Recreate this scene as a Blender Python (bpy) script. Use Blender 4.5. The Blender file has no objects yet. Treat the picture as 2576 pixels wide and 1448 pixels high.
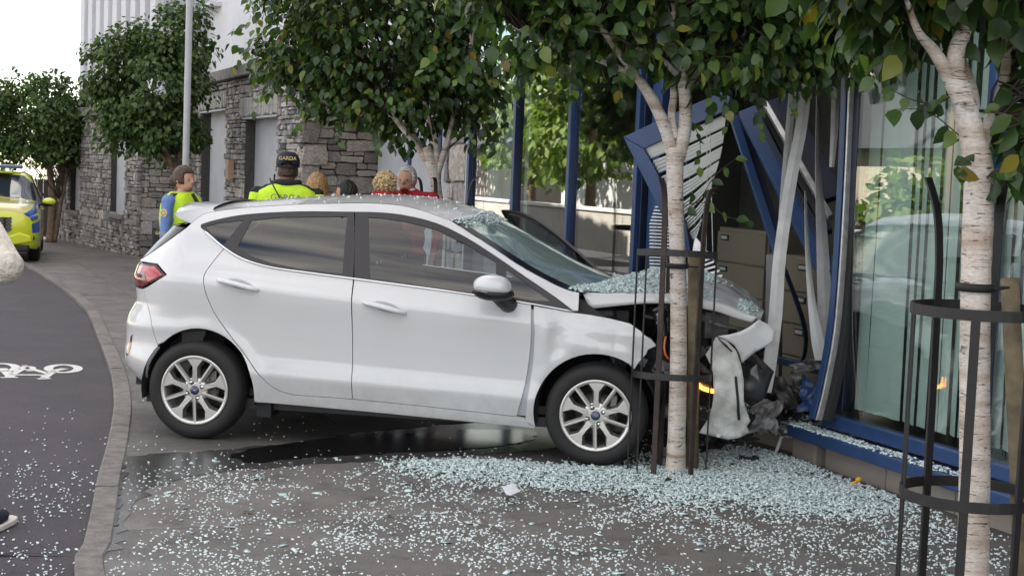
import bpy, bmesh, math, random
import numpy as np
from mathutils import Vector, Matrix, geometry, noise
from math import radians as R, sin, cos, pi
random.seed(7); RNG = np.random.default_rng(11)
SC = bpy.context.scene
COL = SC.collection
# ------------------------------------------------------------------ camera
CAM_H, F_PX, PITCH, ROLL = 1.735, 3700.0, R(4.47), R(2.3)
cd = bpy.data.cameras.new('camera'); cam = bpy.data.objects.new('camera', cd); COL.objects.link(cam)
cd.sensor_width = 36; cd.lens = 36 * F_PX / 2576; cd.clip_end = 2000; cd.clip_start = .05
CM = Matrix.Rotation(pi/2 - PITCH, 3, 'X') @ Matrix.Rotation(ROLL, 3, 'Z')
cam.matrix_world = Matrix.Translation((0, 0, CAM_H)) @ CM.to_4x4()
SC.camera = cam
# ------------------------------------------------------------------ sky, sun, exposure
SUN_EL, SUN_AZ = R(47), R(62)          # azimuth from +Y towards +X: the sun stands behind the buildings
W = bpy.data.worlds.new('World'); SC.world = W; W.use_nodes = True
nt = W.node_tree; nt.nodes.clear()
out = nt.nodes.new('ShaderNodeOutputWorld'); bg = nt.nodes.new('ShaderNodeBackground')
sky = nt.nodes.new('ShaderNodeTexSky'); sky.sky_type = 'NISHITA'; sky.sun_disc = False
sky.sun_elevation = SUN_EL; sky.sun_rotation = SUN_AZ; sky.air_density = 1.0; sky.dust_density = .1; sky.ozone_density = 2.5
tc = nt.nodes.new('ShaderNodeTexCoord'); mp = nt.nodes.new('ShaderNodeMapping'); mp.inputs['Scale'].default_value = (1.3, 1.3, 5.5); mp.inputs['Location'].default_value = (10.79, 4.81, 2.73)
nz = nt.nodes.new('ShaderNodeTexNoise'); nz.inputs['Scale'].default_value = 2.2; nz.inputs['Detail'].default_value = 7; nz.inputs['Distortion'].default_value = .6
rp = nt.nodes.new('ShaderNodeValToRGB'); rp.color_ramp.elements[0].position = .36; rp.color_ramp.elements[1].position = .62
rp.color_ramp.elements[1].color = (.85, .85, .85, 1)
mx = nt.nodes.new('ShaderNodeMix'); mx.data_type = 'RGBA'; mx.inputs['B'].default_value = (10.4, 9.5, 8.4, 1)
L = nt.links.new
L(tc.outputs['Generated'], mp.inputs['Vector']); L(mp.outputs[0], nz.inputs['Vector']); L(nz.outputs['Fac'], rp.inputs[0])
L(rp.outputs[0], mx.inputs['Factor']); L(sky.outputs[0], mx.inputs['A']); L(mx.outputs['Result'], bg.inputs[0]); L(bg.outputs[0], out.inputs[0])
bg.inputs[1].default_value = .078
sd = bpy.data.lights.new('sun', 'SUN'); sd.energy = 4.8; sd.angle = R(.53); sd.color = (1, .95, .87)
so = bpy.data.objects.new('sun', sd); COL.objects.link(so)
sdir = Vector((sin(SUN_AZ)*cos(SUN_EL), cos(SUN_AZ)*cos(SUN_EL), sin(SUN_EL)))
so.rotation_euler = sdir.to_track_quat('Z', 'Y').to_euler(); so.location = (20, 40, 40)
vs = SC.view_settings; vs.view_transform = 'Standard'; vs.look = 'None'; vs.exposure = 2.0; vs.gamma = 1; vs.use_curve_mapping = False
SC.render.engine = 'CYCLES'; SC.cycles.max_bounces = 10; SC.cycles.transparent_max_bounces = 14; SC.cycles.caustics_reflective = False; SC.cycles.caustics_refractive = False
# ------------------------------------------------------------------ rays through the photograph's pixels (2576 px wide), used to place things in the world
CO = Vector((0, 0, CAM_H))
def ray(x, y): return CM @ Vector(((x-1288)/F_PX, -(y-724)/F_PX, -1))
def at(x, y, Y): d = ray(x, y); return CO + d*(Y/d.y)
def hit(x, y, p0, n): d = ray(x, y); return CO + d*((Vector(p0)-CO).dot(n)/d.dot(n))
def gz(Y): return -.0158*max(0, Y-11)
def grd(x, y):
    z = 0.
    for i in range(20):
        d = ray(x, y); p = CO + d*((z-CAM_H)/d.z); z = gz(p.y)
    return p
# ------------------------------------------------------------------ materials
MAT = {}
def nodes(name):
    m = bpy.data.materials.new(name); m.use_nodes = True; t = m.node_tree
    return m, t, t.nodes['Principled BSDF'], t.links.new
def mat(name, col, rough=.6, metal=0., spec=.5, var=None, bump=None, coat=0, trans=0, sub=0, coord='Object', col2=None, emit=None):
    """var=(scale, amount, detail) colour mottling between col and col2; bump=(scale, strength)"""
    m, t, b, lk = nodes(name)
    b.inputs['Base Color'].default_value = (*col, 1); b.inputs['Roughness'].default_value = rough; b.inputs['Metallic'].default_value = metal
    b.inputs['Specular IOR Level'].default_value = spec; b.inputs['Coat Weight'].default_value = coat; b.inputs['Coat Roughness'].default_value = .04
    if emit: b.inputs['Emission Color'].default_value = (*emit[0], 1); b.inputs['Emission Strength'].default_value = emit[1]
    c = t.nodes.new('ShaderNodeTexCoord')
    if var:
        n = t.nodes.new('ShaderNodeTexNoise'); n.inputs['Scale'].default_value = var[0]; n.inputs['Detail'].default_value = var[2] if len(var) > 2 else 5
        lk(c.outputs[coord], n.inputs['Vector'])
        r = t.nodes.new('ShaderNodeValToRGB'); r.color_ramp.elements[0].position = .3; r.color_ramp.elements[1].position = .7
        c2 = col2 or tuple(min(1, x*(1+var[1])) for x in col); c1 = col if col2 else tuple(x*(1-var[1]) for x in col)
        r.color_ramp.elements[0].color = (*c1, 1); r.color_ramp.elements[1].color = (*c2, 1)
        lk(n.outputs['Fac'], r.inputs[0]); lk(r.outputs[0], b.inputs['Base Color'])
    if bump:
        n2 = t.nodes.new('ShaderNodeTexNoise'); n2.inputs['Scale'].default_value = bump[0]; n2.inputs['Detail'].default_value = 6
        lk(c.outputs[coord], n2.inputs['Vector'])
        bp = t.nodes.new('ShaderNodeBump'); bp.inputs['Strength'].default_value = bump[1]; bp.inputs['Distance'].default_value = .02
        lk(n2.outputs['Fac'], bp.inputs['Height']); lk(bp.outputs[0], b.inputs['Normal'])
    MAT[name] = m; return m
def glassmat(name, tint, boost=1.6, rough=0., ior=1.5, refl_paint=0.):
    m, t, b, lk = nodes(name); t.nodes.remove(b)
    o = t.nodes['Material Output']; tr = t.nodes.new('ShaderNodeBsdfTransparent'); tr.inputs[0].default_value = (*tint, 1)
    gl = t.nodes.new('ShaderNodeBsdfGlossy'); gl.inputs['Roughness'].default_value = rough
    fr = t.nodes.new('ShaderNodeFresnel'); ge = t.nodes.new('ShaderNodeNewGeometry'); mr = t.nodes.new('ShaderNodeMapRange')
    mr.inputs['To Min'].default_value = ior; mr.inputs['To Max'].default_value = 1/ior; lk(ge.outputs['Backfacing'], mr.inputs['Value']); lk(mr.outputs[0], fr.inputs[0])   # a thin pane: same reflectance from both sides
    mu = t.nodes.new('ShaderNodeMath'); mu.operation = 'MULTIPLY'; mu.inputs[1].default_value = boost; mu.use_clamp = True
    mxs = t.nodes.new('ShaderNodeMixShader'); lk(fr.outputs[0], mu.inputs[0]); lk(mu.outputs[0], mxs.inputs[0])
    lk(tr.outputs[0], mxs.inputs[1]); lk(gl.outputs[0], mxs.inputs[2])
    if refl_paint:
        df = t.nodes.new('ShaderNodeBsdfDiffuse'); df.inputs[0].default_value = (.5, .68, .66, 1)  # pale diffuse green painted in for reflections and crazing on the glass
        m2 = t.nodes.new('ShaderNodeMixShader'); m2.inputs[0].default_value = refl_paint
        lk(mxs.outputs[0], m2.inputs[1]); lk(df.outputs[0], m2.inputs[2]); lk(m2.outputs[0], o.inputs[0])
    else: lk(mxs.outputs[0], o.inputs[0])
    MAT[name] = m; return m
def rampmat(name, cols, rough=.8, bump=None, var=.0, trans=0., spec=.4, nscale=9.):
    """colour chosen per piece: attribute rnd + object random, through a ramp"""
    m, t, b, lk = nodes(name)
    a = t.nodes.new('ShaderNodeAttribute'); a.attribute_name = 'rnd'; oi = t.nodes.new('ShaderNodeObjectInfo')
    ad = t.nodes.new('ShaderNodeMath'); ad.operation = 'ADD'; fr = t.nodes.new('ShaderNodeMath'); fr.operation = 'FRACT'
    lk(a.outputs['Fac'], ad.inputs[0]); lk(oi.outputs['Random'], ad.inputs[1]); lk(ad.outputs[0], fr.inputs[0])
    r = t.nodes.new('ShaderNodeValToRGB'); e = r.color_ramp.elements
    while len(e) < len(cols): e.new(.5)
    for i, (p, c) in enumerate(cols): e[i].position = p; e[i].color = (*c, 1)
    lk(fr.outputs[0], r.inputs[0]); src = r.outputs[0]
    co = t.nodes.new('ShaderNodeTexCoord')
    if var:
        n = t.nodes.new('ShaderNodeTexNoise'); n.inputs['Scale'].default_value = nscale; n.inputs['Detail'].default_value = 6
        lk(co.outputs['Object'], n.inputs['Vector'])
        mr = t.nodes.new('ShaderNodeMapRange'); mr.inputs['From Min'].default_value = .3; mr.inputs['From Max'].default_value = .7
        mr.inputs['To Min'].default_value = 1-var; mr.inputs['To Max'].default_value = 1+var; lk(n.outputs['Fac'], mr.inputs['Value'])
        vm = t.nodes.new('ShaderNodeVectorMath'); vm.operation = 'SCALE'; lk(src, vm.inputs[0]); lk(mr.outputs[0], vm.inputs['Scale']); src = vm.outputs[0]
    lk(src, b.inputs['Base Color']); b.inputs['Roughness'].default_value = rough; b.inputs['Specular IOR Level'].default_value = spec
    if bump:
        n2 = t.nodes.new('ShaderNodeTexNoise'); n2.inputs['Scale'].default_value = bump[0]; n2.inputs['Detail'].default_value = 5
        lk(co.outputs['Object'], n2.inputs['Vector'])
        bp = t.nodes.new('ShaderNodeBump'); bp.inputs['Strength'].default_value = bump[1]; bp.inputs['Distance'].default_value = .02
        lk(n2.outputs['Fac'], bp.inputs['Height']); lk(bp.outputs[0], b.inputs['Normal'])
    if trans:
        tl = t.nodes.new('ShaderNodeBsdfTranslucent'); ms = t.nodes.new('ShaderNodeMixShader'); ms.inputs[0].default_value = trans
        vm2 = t.nodes.new('ShaderNodeVectorMath'); vm2.operation = 'MULTIPLY'; vm2.inputs[1].default_value = (1.5, 1.6, .6); lk(src, vm2.inputs[0]); lk(vm2.outputs[0], tl.inputs[0])
        lk(b.outputs[0], ms.inputs[1]); lk(tl.outputs[0], ms.inputs[2]); lk(ms.outputs[0], t.nodes['Material Output'].inputs[0])
    MAT[name] = m; return m
def paving(name, c0, c1, seed):
    m, t, b, lk = nodes(name); c = t.nodes.new('ShaderNodeTexCoord'); mpn = t.nodes.new('ShaderNodeMapping'); mpn.inputs['Location'].default_value = (seed, seed*.7, 0); lk(c.outputs['Object'], mpn.inputs[0])
    def nz_(sc, det, ro=.6): n = t.nodes.new('ShaderNodeTexNoise'); n.inputs['Scale'].default_value = sc; n.inputs['Detail'].default_value = det; n.inputs['Roughness'].default_value = ro; lk(mpn.outputs[0], n.inputs['Vector']); return n.outputs['Fac']
    def rmp(src, p0, p1, a, d): r = t.nodes.new('ShaderNodeValToRGB'); r.color_ramp.elements[0].position = p0; r.color_ramp.elements[1].position = p1; r.color_ramp.elements[0].color = (*a, 1); r.color_ramp.elements[1].color = (*d, 1); lk(src, r.inputs[0]); return r.outputs[0]
    def mul(a, d, f=1.): q = t.nodes.new('ShaderNodeMix'); q.data_type = 'RGBA'; q.blend_type = 'MULTIPLY'; q.inputs['Factor'].default_value = f; lk(a, q.inputs['A']); lk(d, q.inputs['B']); return q.outputs['Result']
    base = rmp(nz_(1.3, 8), .32, .68, c0, c1); stain = rmp(nz_(3.7, 5), .30, .46, (.55, .52, .50) if name != 'asphalt' else (.88, .88, .88), (1, 1, 1)); gr = rmp(nz_(140, 3), .3, .7, (.55,)*3 if name == 'asphalt' else (.72,)*3, (1.5,)*3 if name == 'asphalt' else (1.25, 1.24, 1.22)); sp = rmp(nz_(26, 4), .60, .66, (1, 1, 1), (.62, .60, .58))
    lk(mul(mul(mul(base, stain), gr), sp), b.inputs['Base Color']); rg_ = rmp(nz_(2.1, 5), .35, .65, (.45,)*3 if name != 'asphalt' else (.85,)*3, (.82,)*3 if name != 'asphalt' else (.9,)*3); lk(rg_, b.inputs['Roughness'])
    bp = t.nodes.new('ShaderNodeBump'); bp.inputs['Strength'].default_value = .4; bp.inputs['Distance'].default_value = .01; lk(nz_(90, 5), bp.inputs['Height']); lk(bp.outputs[0], b.inputs['Normal']); MAT[name] = m
paving('concrete', (.092, .084, .078), (.150, .139, .130), 0.); paving('concrete_b', (.085, .078, .073), (.138, .128, .12), 7.3)
paving('asphalt', (.046, .040, .047), (.058, .051, .059), 3.1)
rampmat('kerbstone', [(0, (.13, .118, .108)), (.5, (.19, .175, .162)), (1, (.16, .145, .135))], .85, (50, .5), .3, nscale=14)
mat('soil', (.06, .045, .03), .95, var=(14, .5), bump=(30, .6))
mat('road_paint', (.62, .61, .58), .6, var=(60, .22))
mat('water', (.010, .010, .010), .14, spec=.6)
mat('damp', (.055, .053, .052), .22, var=(6, .2))
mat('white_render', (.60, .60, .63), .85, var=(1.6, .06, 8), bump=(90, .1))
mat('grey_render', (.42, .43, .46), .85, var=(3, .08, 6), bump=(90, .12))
mat('cornice', (.17, .16, .15), .9, var=(7, .35, 8), bump=(25, .5))
mat('mortar', (.055, .052, .05), .95, var=(20, .3))
rampmat('stone', [(0, (.10, .095, .10)), (.2, (.30, .28, .275)), (.4, (.17, .165, .175)), (.6, (.40, .36, .32)), (.8, (.22, .20, .185)), (1, (.48, .45, .44))], .85, (14, .6), .4, nscale=9)
rampmat('stone_warm', [(0, (.15, .13, .11)), (.35, (.30, .255, .21)), (.6, (.21, .19, .175)), (.8, (.38, .33, .275)), (1, (.25, .225, .20))], .85, (14, .6), .4, nscale=9)
rampmat('slate_stone', [(0, (.22, .21, .20)), (.5, (.38, .36, .33)), (1, (.30, .31, .30))], .8, (10, .4), .3)
mat('blue_frame', (.022, .055, .15), .38, var=(5, .15))
mat('blue_dark', (.010, .018, .045), .45, var=(5, .2))
mat('silver_strip', (.55, .55, .53), .35, metal=.7, var=(20, .2))
mat('rubber', (.012, .012, .013), .7)
mat('plinth', (.25, .215, .185), .75, var=(2.5, .12, 7), bump=(120, .15))
mat('blind', (.78, .80, .77), .7, var=(4, .06))
mat('blind_dust_shade', (.74, .73, .71), .7, var=(9, .15))
glassmat('shop_glass', (.88, .95, .93), 2.9)
glassmat('car_glass', (.40, .50, .54), 2.2)
glassmat('dark_glass', (.13, .125, .125), 2.5)
glassmat('screen_glass', (.50, .64, .58), 2.8, refl_paint=.26)
mat('interior_wall', (.16, .14, .125), .9, var=(3, .2))
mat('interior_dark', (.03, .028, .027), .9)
mat('wood_panel', (.055, .026, .014), .5, var=(6, .4, 9))
mat('cabinet', (.27, .215, .16), .5, var=(3, .06))
mat('cabinet_grey', (.26, .26, .27), .5)
mat('label_card', (.6, .6, .58), .7)
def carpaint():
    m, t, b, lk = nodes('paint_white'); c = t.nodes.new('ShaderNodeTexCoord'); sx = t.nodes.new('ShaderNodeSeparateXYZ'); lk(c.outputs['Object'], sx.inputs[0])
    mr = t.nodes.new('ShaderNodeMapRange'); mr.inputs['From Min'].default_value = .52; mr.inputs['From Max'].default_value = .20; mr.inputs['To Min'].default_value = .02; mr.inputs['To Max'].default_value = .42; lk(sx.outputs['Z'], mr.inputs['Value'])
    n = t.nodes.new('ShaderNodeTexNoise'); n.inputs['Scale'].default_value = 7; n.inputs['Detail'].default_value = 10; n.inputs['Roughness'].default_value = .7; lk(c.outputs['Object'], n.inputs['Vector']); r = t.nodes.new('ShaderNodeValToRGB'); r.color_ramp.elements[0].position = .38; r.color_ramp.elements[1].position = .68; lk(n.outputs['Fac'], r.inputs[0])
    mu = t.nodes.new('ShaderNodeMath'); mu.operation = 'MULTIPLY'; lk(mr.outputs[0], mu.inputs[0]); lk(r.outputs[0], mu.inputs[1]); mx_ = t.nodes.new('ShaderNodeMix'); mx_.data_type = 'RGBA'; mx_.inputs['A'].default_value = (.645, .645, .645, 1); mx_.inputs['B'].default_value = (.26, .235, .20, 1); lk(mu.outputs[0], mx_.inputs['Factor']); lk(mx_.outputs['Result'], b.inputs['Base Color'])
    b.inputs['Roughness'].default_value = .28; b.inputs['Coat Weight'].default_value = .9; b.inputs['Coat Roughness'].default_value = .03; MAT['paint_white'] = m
carpaint()
mat('paint_inner', (.40, .41, .43), .5)
mat('scuffed_white', (.66, .67, .655), .45, var=(9, .5, 12), col2=(.36, .35, .32), bump=(22, .5))
mat('plastic_black', (.012, .012, .013), .42)
mat('plastic_gloss', (.010, .009, .010), .12)
mat('trim_black', (.022, .020, .022), .35)
mat('chrome', (.75, .75, .76), .12, metal=1)
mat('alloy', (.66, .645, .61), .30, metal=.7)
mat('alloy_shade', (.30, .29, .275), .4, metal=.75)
mat('alloy_dark', (.10, .10, .10), .4, metal=.7)
mat('steel', (.22, .21, .20), .4, metal=.9)
mat('tyre', (.016, .015, .0155), .72, bump=(60, .1))
mat('lamp_red', (.42, .008, .012), .14, coat=1)
mat('lamp_dark_red', (.10, .004, .006), .14, coat=1)
mat('lamp_clear', (.16, .17, .18), .12, coat=1)
mat('orange_lit', (.8, .25, .02), .3, emit=((1, .28, .03), 2.2))
mat('orange', (.75, .16, .03), .3, coat=.6)
mat('badge_blue', (.008, .02, .09), .2, coat=1)
mat('seat_cloth', (.035, .036, .04), .9, var=(40, .2))
mat('airbag', (.50, .56, .60), .9, bump=(14, .5))
mat('dash', (.022, .022, .023), .6)
mat('engine', (.05, .05, .052), .45, var=(14, .7))
mat('engine_grey', (.18, .18, .18), .5, metal=.5, var=(14, .5))
def sharmat():
    m, t, b, lk = nodes('shard'); oi = t.nodes.new('ShaderNodeAttribute'); oi.attribute_name = 'rnd'
    r = t.nodes.new('ShaderNodeValToRGB'); e = r.color_ramp.elements; e.new(.5)
    e[0].color = (.36, .50, .49, 1); e[1].position = .5; e[1].color = (.64, .76, .75, 1); e[2].position = 1; e[2].color = (.80, .87, .87, 1)
    lk(oi.outputs['Fac'], r.inputs[0]); lk(r.outputs[0], b.inputs['Base Color']); b.inputs['Roughness'].default_value = .12
    b.inputs['Specular IOR Level'].default_value = .8; MAT['shard'] = m
sharmat()
mat('glass_bed', (.30, .43, .42), .3, var=(45, .55, 8), bump=(70, 1.))
mat('paper', (.66, .66, .70), .7)
mat('yellow_plastic', (.62, .33, .02), .35)
mat('bark_birch', (.62, .55, .48), .75, var=(5, .2, 8), bump=(30, .3))
def birch():
    m, t, b, lk = nodes('birch'); c = t.nodes.new('ShaderNodeTexCoord')
    def nz_(scale, sc, det, dist=0.): mpn = t.nodes.new('ShaderNodeMapping'); mpn.inputs['Scale'].default_value = scale; lk(c.outputs['Object'], mpn.inputs[0]); n = t.nodes.new('ShaderNodeTexNoise'); n.inputs['Scale'].default_value = sc; n.inputs['Detail'].default_value = det; n.inputs['Distortion'].default_value = dist; lk(mpn.outputs[0], n.inputs['Vector']); return n.outputs['Fac']
    def rmp(src, st):
        r = t.nodes.new('ShaderNodeValToRGB'); e = r.color_ramp.elements
        while len(e) < len(st): e.new(.5)
        for i, (p, cc) in enumerate(st): e[i].position = p; e[i].color = (*cc, 1)
        lk(src, r.inputs[0]); return r.outputs[0]
    def mul(a, d, f=1.): q = t.nodes.new('ShaderNodeMix'); q.data_type = 'RGBA'; q.blend_type = 'MULTIPLY'; q.inputs['Factor'].default_value = f; lk(a, q.inputs['A']); lk(d, q.inputs['B']); return q.outputs['Result']
    dash = nz_((10, 10, 90), 1.7, 5, .8); band = nz_((.6, .6, 6), 2.2, 9, .4); knot = nz_((3.2, 3.2, 4.5), 1.6, 6, 1.2); fine = nz_((30, 30, 60), 2, 6)
    col = mul(mul(mul(rmp(band, [(.30, (.30, .22, .16)), (.40, (.52, .42, .34)), (.5, (.68, .60, .53)), (.72, (.74, .70, .66))]), rmp(dash, [(.35, (.10, .075, .06)), (.40, (1, 1, 1))]), .9), rmp(knot, [(.29, (.06, .045, .035)), (.345, (1, 1, 1))])), rmp(fine, [(.3, (.80, .78, .76)), (.6, (1.05, 1.05, 1.05))]))
    lk(col, b.inputs['Base Color']); b.inputs['Roughness'].default_value = .7; bp = t.nodes.new('ShaderNodeBump'); bp.inputs['Strength'].default_value = .6; bp.inputs['Distance'].default_value = .012; lk(band, bp.inputs['Height']); bp2 = t.nodes.new('ShaderNodeBump'); bp2.inputs['Strength'].default_value = .4; bp2.inputs['Distance'].default_value = .006; lk(fine, bp2.inputs['Height']); lk(bp.outputs[0], bp2.inputs['Normal']); lk(bp2.outputs[0], b.inputs['Normal']); MAT['birch'] = m
birch()
mat('bark', (.16, .11, .075), .9, var=(12, .4), bump=(30, .5))
mat('twig', (.055, .038, .028), .8)
mat('stake', (.20, .16, .10), .85, var=(14, .3), bump=(40, .4))
LEAFC = [(0, (.018, .040, .012)), (.3, (.034, .074, .020)), (.55, (.055, .108, .028)), (.78, (.085, .150, .034)), (.955, (.14, .20, .035)), (.985, (.26, .22, .035)), (1, (.14, .08, .025))]
rampmat('leaf', LEAFC, .36, None, .0, trans=.34, spec=.5)
rampmat('leaf_far', [(0, (.030, .060, .018)), (.6, (.055, .105, .028)), (1, (.10, .16, .035))], .5, None, 0, trans=.3, spec=.4)
rampmat('leaf_sun', [(0, (.07, .12, .022)), (.6, (.13, .20, .035)), (1, (.20, .24, .06))], .5, None, 0, trans=.35, spec=.4)
mat('iron', (.016, .015, .015), .5, var=(20, .3))
mat('rust_iron', (.035, .022, .018), .65, var=(12, .5))
mat('pole_grey', (.33, .335, .345), .5, var=(6, .08))
mat('skin', (.50, .27, .19), .55); mat('skin2', (.46, .25, .18), .55)
mat('hivis', (.50, .74, .02), .75, var=(14, .12), bump=(9, .5)); mat('garda_blue', (.13, .22, .48), .85, var=(20, .10), bump=(11, .6)); mat('navy', (.010, .013, .026), .8)
mat('cap_navy', (.008, .010, .022), .75); mat('black_cloth', (.012, .012, .013), .85, bump=(12, .6)); mat('red_knit', (.33, .012, .022), .9, var=(60, .2), bump=(12, .7)); mat('cream', (.66, .60, .52), .95, var=(26, .12), bump=(38, 1.))
mat('hair_blonde', (.42, .25, .11), .55, var=(70, .45, 6), bump=(55, 1.)); mat('hair_curly', (.58, .43, .23), .6, var=(70, .45, 6), bump=(55, 1.)); mat('hair_black', (.010, .008, .008), .4, var=(70, .45, 6), bump=(55, 1.)); mat('hair_brown', (.06, .035, .022), .5, var=(70, .45, 6), bump=(55, 1.)); mat('hair_white', (.55, .53, .50), .6, var=(70, .45, 6), bump=(55, 1.))
mat('gold', (.60, .45, .12), .5); mat('reflective', (.12, .13, .11), .4); mat('eye', (.02, .015, .012), .2); mat('lips', (.40, .19, .15), .5); mat('white_cloth', (.65, .65, .66), .9)
mat('shoe_sole', (.62, .60, .52), .7); mat('denim', (.03, .045, .08), .9)
mat('police_yellow', (.62, .68, .015), .3, coat=1); mat('police_blue', (.012, .07, .33), .3, coat=1); mat('police_gold', (.50, .43, .09), .3, coat=1); mat('plate_white', (.75, .75, .72), .5)
mat('police_screen', (.018, .026, .042), .06, spec=.9)
mat('beacon_blue', (.02, .06, .22), .15, coat=1)
mat('roof_slate', (.05, .05, .055), .7, var=(20, .25)); mat('house_cream', (.55, .48, .36), .9); mat('house_white', (.62, .60, .57), .9); mat('wood_pole', (.16, .10, .06), .9); mat('tan_wall', (.46, .41, .35), .9, var=(3, .1))
mat('box_tan', (.46, .30, .20), .6, var=(12, .12)); mat('fence_dark', (.05, .045, .04), .9)
# ------------------------------------------------------------------ mesh helpers
def setp(o, label=None, cat=None, group=None, kind=None):
    if label: o['label'] = label
    if cat: o['category'] = cat
    if group: o['group'] = group
    if kind: o['kind'] = kind
    return o
def empty(name, loc=(0, 0, 0), rz=0., parent=None, label=None, cat=None, group=None):
    o = bpy.data.objects.new(name, None); COL.objects.link(o); o.location = loc; o.rotation_euler = (0, 0, rz); o.empty_display_size = .1
    if parent: o.parent = parent
    return setp(o, label, cat, group)
def link(name, me, parent=None):
    o = bpy.data.objects.new(name, me); COL.objects.link(o)
    if parent: o.parent = parent
    return o
class MB:
    def __init__(s): s.v = []; s.f = []; s.m = []
    def add(s, vs, fs, mi=0, M=None):
        n = len(s.v)
        s.v += [tuple(M @ Vector(v)) if M is not None else tuple(v) for v in vs]
        s.f += [tuple(i+n for i in f) for f in fs]; s.m += [mi]*len(fs); return s
    def box(s, c, sz, mi=0, rot=None, M=None):
        x, y, z = (k/2 for k in sz)
        vs = [Vector((a*x, b*y, d*z)) for d in (-1, 1) for b in (-1, 1) for a in (-1, 1)]
        if rot is not None: vs = [rot @ v for v in vs]
        vs = [v + Vector(c) for v in vs]
        return s.add(vs, [(0, 2, 3, 1), (4, 5, 7, 6), (0, 1, 5, 4), (2, 6, 7, 3), (0, 4, 6, 2), (1, 3, 7, 5)], mi, M)
    def bar(s, a, b, w, t, mi=0, up=(0, 0, 1)):
        """rectangular bar from a to b, width w (across), thickness t (towards up x dir)"""
        a = Vector(a); b = Vector(b); d = (b-a); L_ = d.length; d.normalize(); up = Vector(up)
        x = up.cross(d)
        if x.length < 1e-4: x = Vector((1, 0, 0)).cross(d)
        x.normalize(); y = d.cross(x)
        vs = [p + x*(i*w/2) + y*(j*t/2) for p in (a, b) for i, j in ((-1, -1), (1, -1), (1, 1), (-1, 1))]
        return s.add(vs, [(3, 2, 1, 0), (4, 5, 6, 7), (0, 1, 5, 4), (1, 2, 6, 5), (2, 3, 7, 6), (3, 0, 4, 7)], mi)
    def tube(s, pts, rad, n=8, mi=0, cap=True, flat=None):
        pts = [Vector(p) for p in pts]; rad = rad if hasattr(rad, '__len__') else [rad]*len(pts)
        rings = []; px = None; nv = len(s.v)
        for i, p in enumerate(pts):
            d = (pts[min(i+1, len(pts)-1)] - pts[max(i-1, 0)]).normalized()
            if px is None:
                px = Vector((0, 0, 1)).cross(d)
                if px.length < .05: px = Vector((1, 0, 0))
            px = (px - d*px.dot(d)).normalized(); y = d.cross(px)
            for k in range(n):
                a = 2*pi*k/n; s.v.append(tuple(p + px*cos(a)*rad[i] + y*sin(a)*rad[i]*(flat or 1)))
        for i in range(len(pts)-1):
            for k in range(n):
                a = nv+i*n+k; b = nv+i*n+(k+1) % n; s.f.append((a, b, b+n, a+n)); s.m.append(mi)
        if cap:
            s.f.append(tuple(nv+k for k in range(n))[::-1]); s.m.append(mi)
            e = nv+(len(pts)-1)*n; s.f.append(tuple(e+k for k in range(n))); s.m.append(mi)
        return s
    def lathe(s, prof, n=32, mi=0, M=None, closed=False):
        """profile [(r, h)] about local Z"""
        vs = []; fs = []; k = len(prof)
        for i in range(n):
            a = 2*pi*i/n
            for r, h in prof: vs.append((r*cos(a), r*sin(a), h))
        for i in range(n):
            j = (i+1) % n
            for q in range(k if closed else k-1):
                q2 = (q+1) % k; fs.append((i*k+q, j*k+q, j*k+q2, i*k+q2))
        return s.add(vs, fs, mi, M)
    def ell(s, c, r, nu=12, nv=8, mi=0, rot=None, M=None):
        vs = []; fs = []
        for i in range(nv+1):
            t = pi*i/nv
            for j in range(nu):
                a = 2*pi*j/nu; p = Vector((r[0]*sin(t)*cos(a), r[1]*sin(t)*sin(a), r[2]*cos(t)))
                if rot is not None: p = rot @ p
                vs.append(p+Vector(c))
        for i in range(nv):
            for j in range(nu):
                a = i*nu+j; b = i*nu+(j+1) % nu; fs.append((a, a+nu, b+nu, b))
        return s.add(vs, fs, mi, M)
    def prism(s, poly, h0, h1, mi=0, M=None):
        """polygon in local XY extruded h0..h1 along Z"""
        n = len(poly); A = sum(poly[i][0]*poly[(i+1) % n][1]-poly[(i+1) % n][0]*poly[i][1] for i in range(n))
        if A < 0: poly = poly[::-1]
        vs = [(x, y, h0) for x, y in poly]+[(x, y, h1) for x, y in poly]
        fs = [tuple(range(n))[::-1], tuple(range(n, 2*n))]+[(i, (i+1) % n, n+(i+1) % n, n+i) for i in range(n)]
        return s.add(vs, fs, mi, M)
    def grid(s, fn, nu, nv, mi=0):
        vs = [fn(i/nu, j/nv) for i in range(nu+1) for j in range(nv+1)]
        fs = [(i*(nv+1)+j, (i+1)*(nv+1)+j, (i+1)*(nv+1)+j+1, i*(nv+1)+j+1) for i in range(nu) for j in range(nv)]
        return s.add(vs, fs, mi)
    def build(s, name, mats, parent=None, smooth=False, bevel=0, solid=0, loc=None, seg=2, sub=0):
        me = bpy.data.meshes.new(name); me.from_pydata(s.v, [], s.f)
        for m in (mats if isinstance(mats, (list, tuple)) else [mats]): me.materials.append(MAT[m])
        if any(s.m): me.polygons.foreach_set('material_index', s.m)
        if smooth: me.polygons.foreach_set('use_smooth', [True]*len(me.polygons))
        me.update(); o = link(name, me, parent)
        if loc is not None: o.location = loc
        if solid: q = o.modifiers.new('solid', 'SOLIDIFY'); q.thickness = solid; q.offset = 0
        if bevel: q = o.modifiers.new('bevel', 'BEVEL'); q.width = bevel; q.segments = seg; q.limit_method = 'ANGLE'; q.angle_limit = R(40)
        if sub: q = o.modifiers.new('sub', 'SUBSURF'); q.levels = sub; q.render_levels = sub
        return o
def copy_tree(o, parent=None):
    c = o.copy(); COL.objects.link(c); c.parent = parent
    for ch in o.children: copy_tree(ch, c)
    return c
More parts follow.
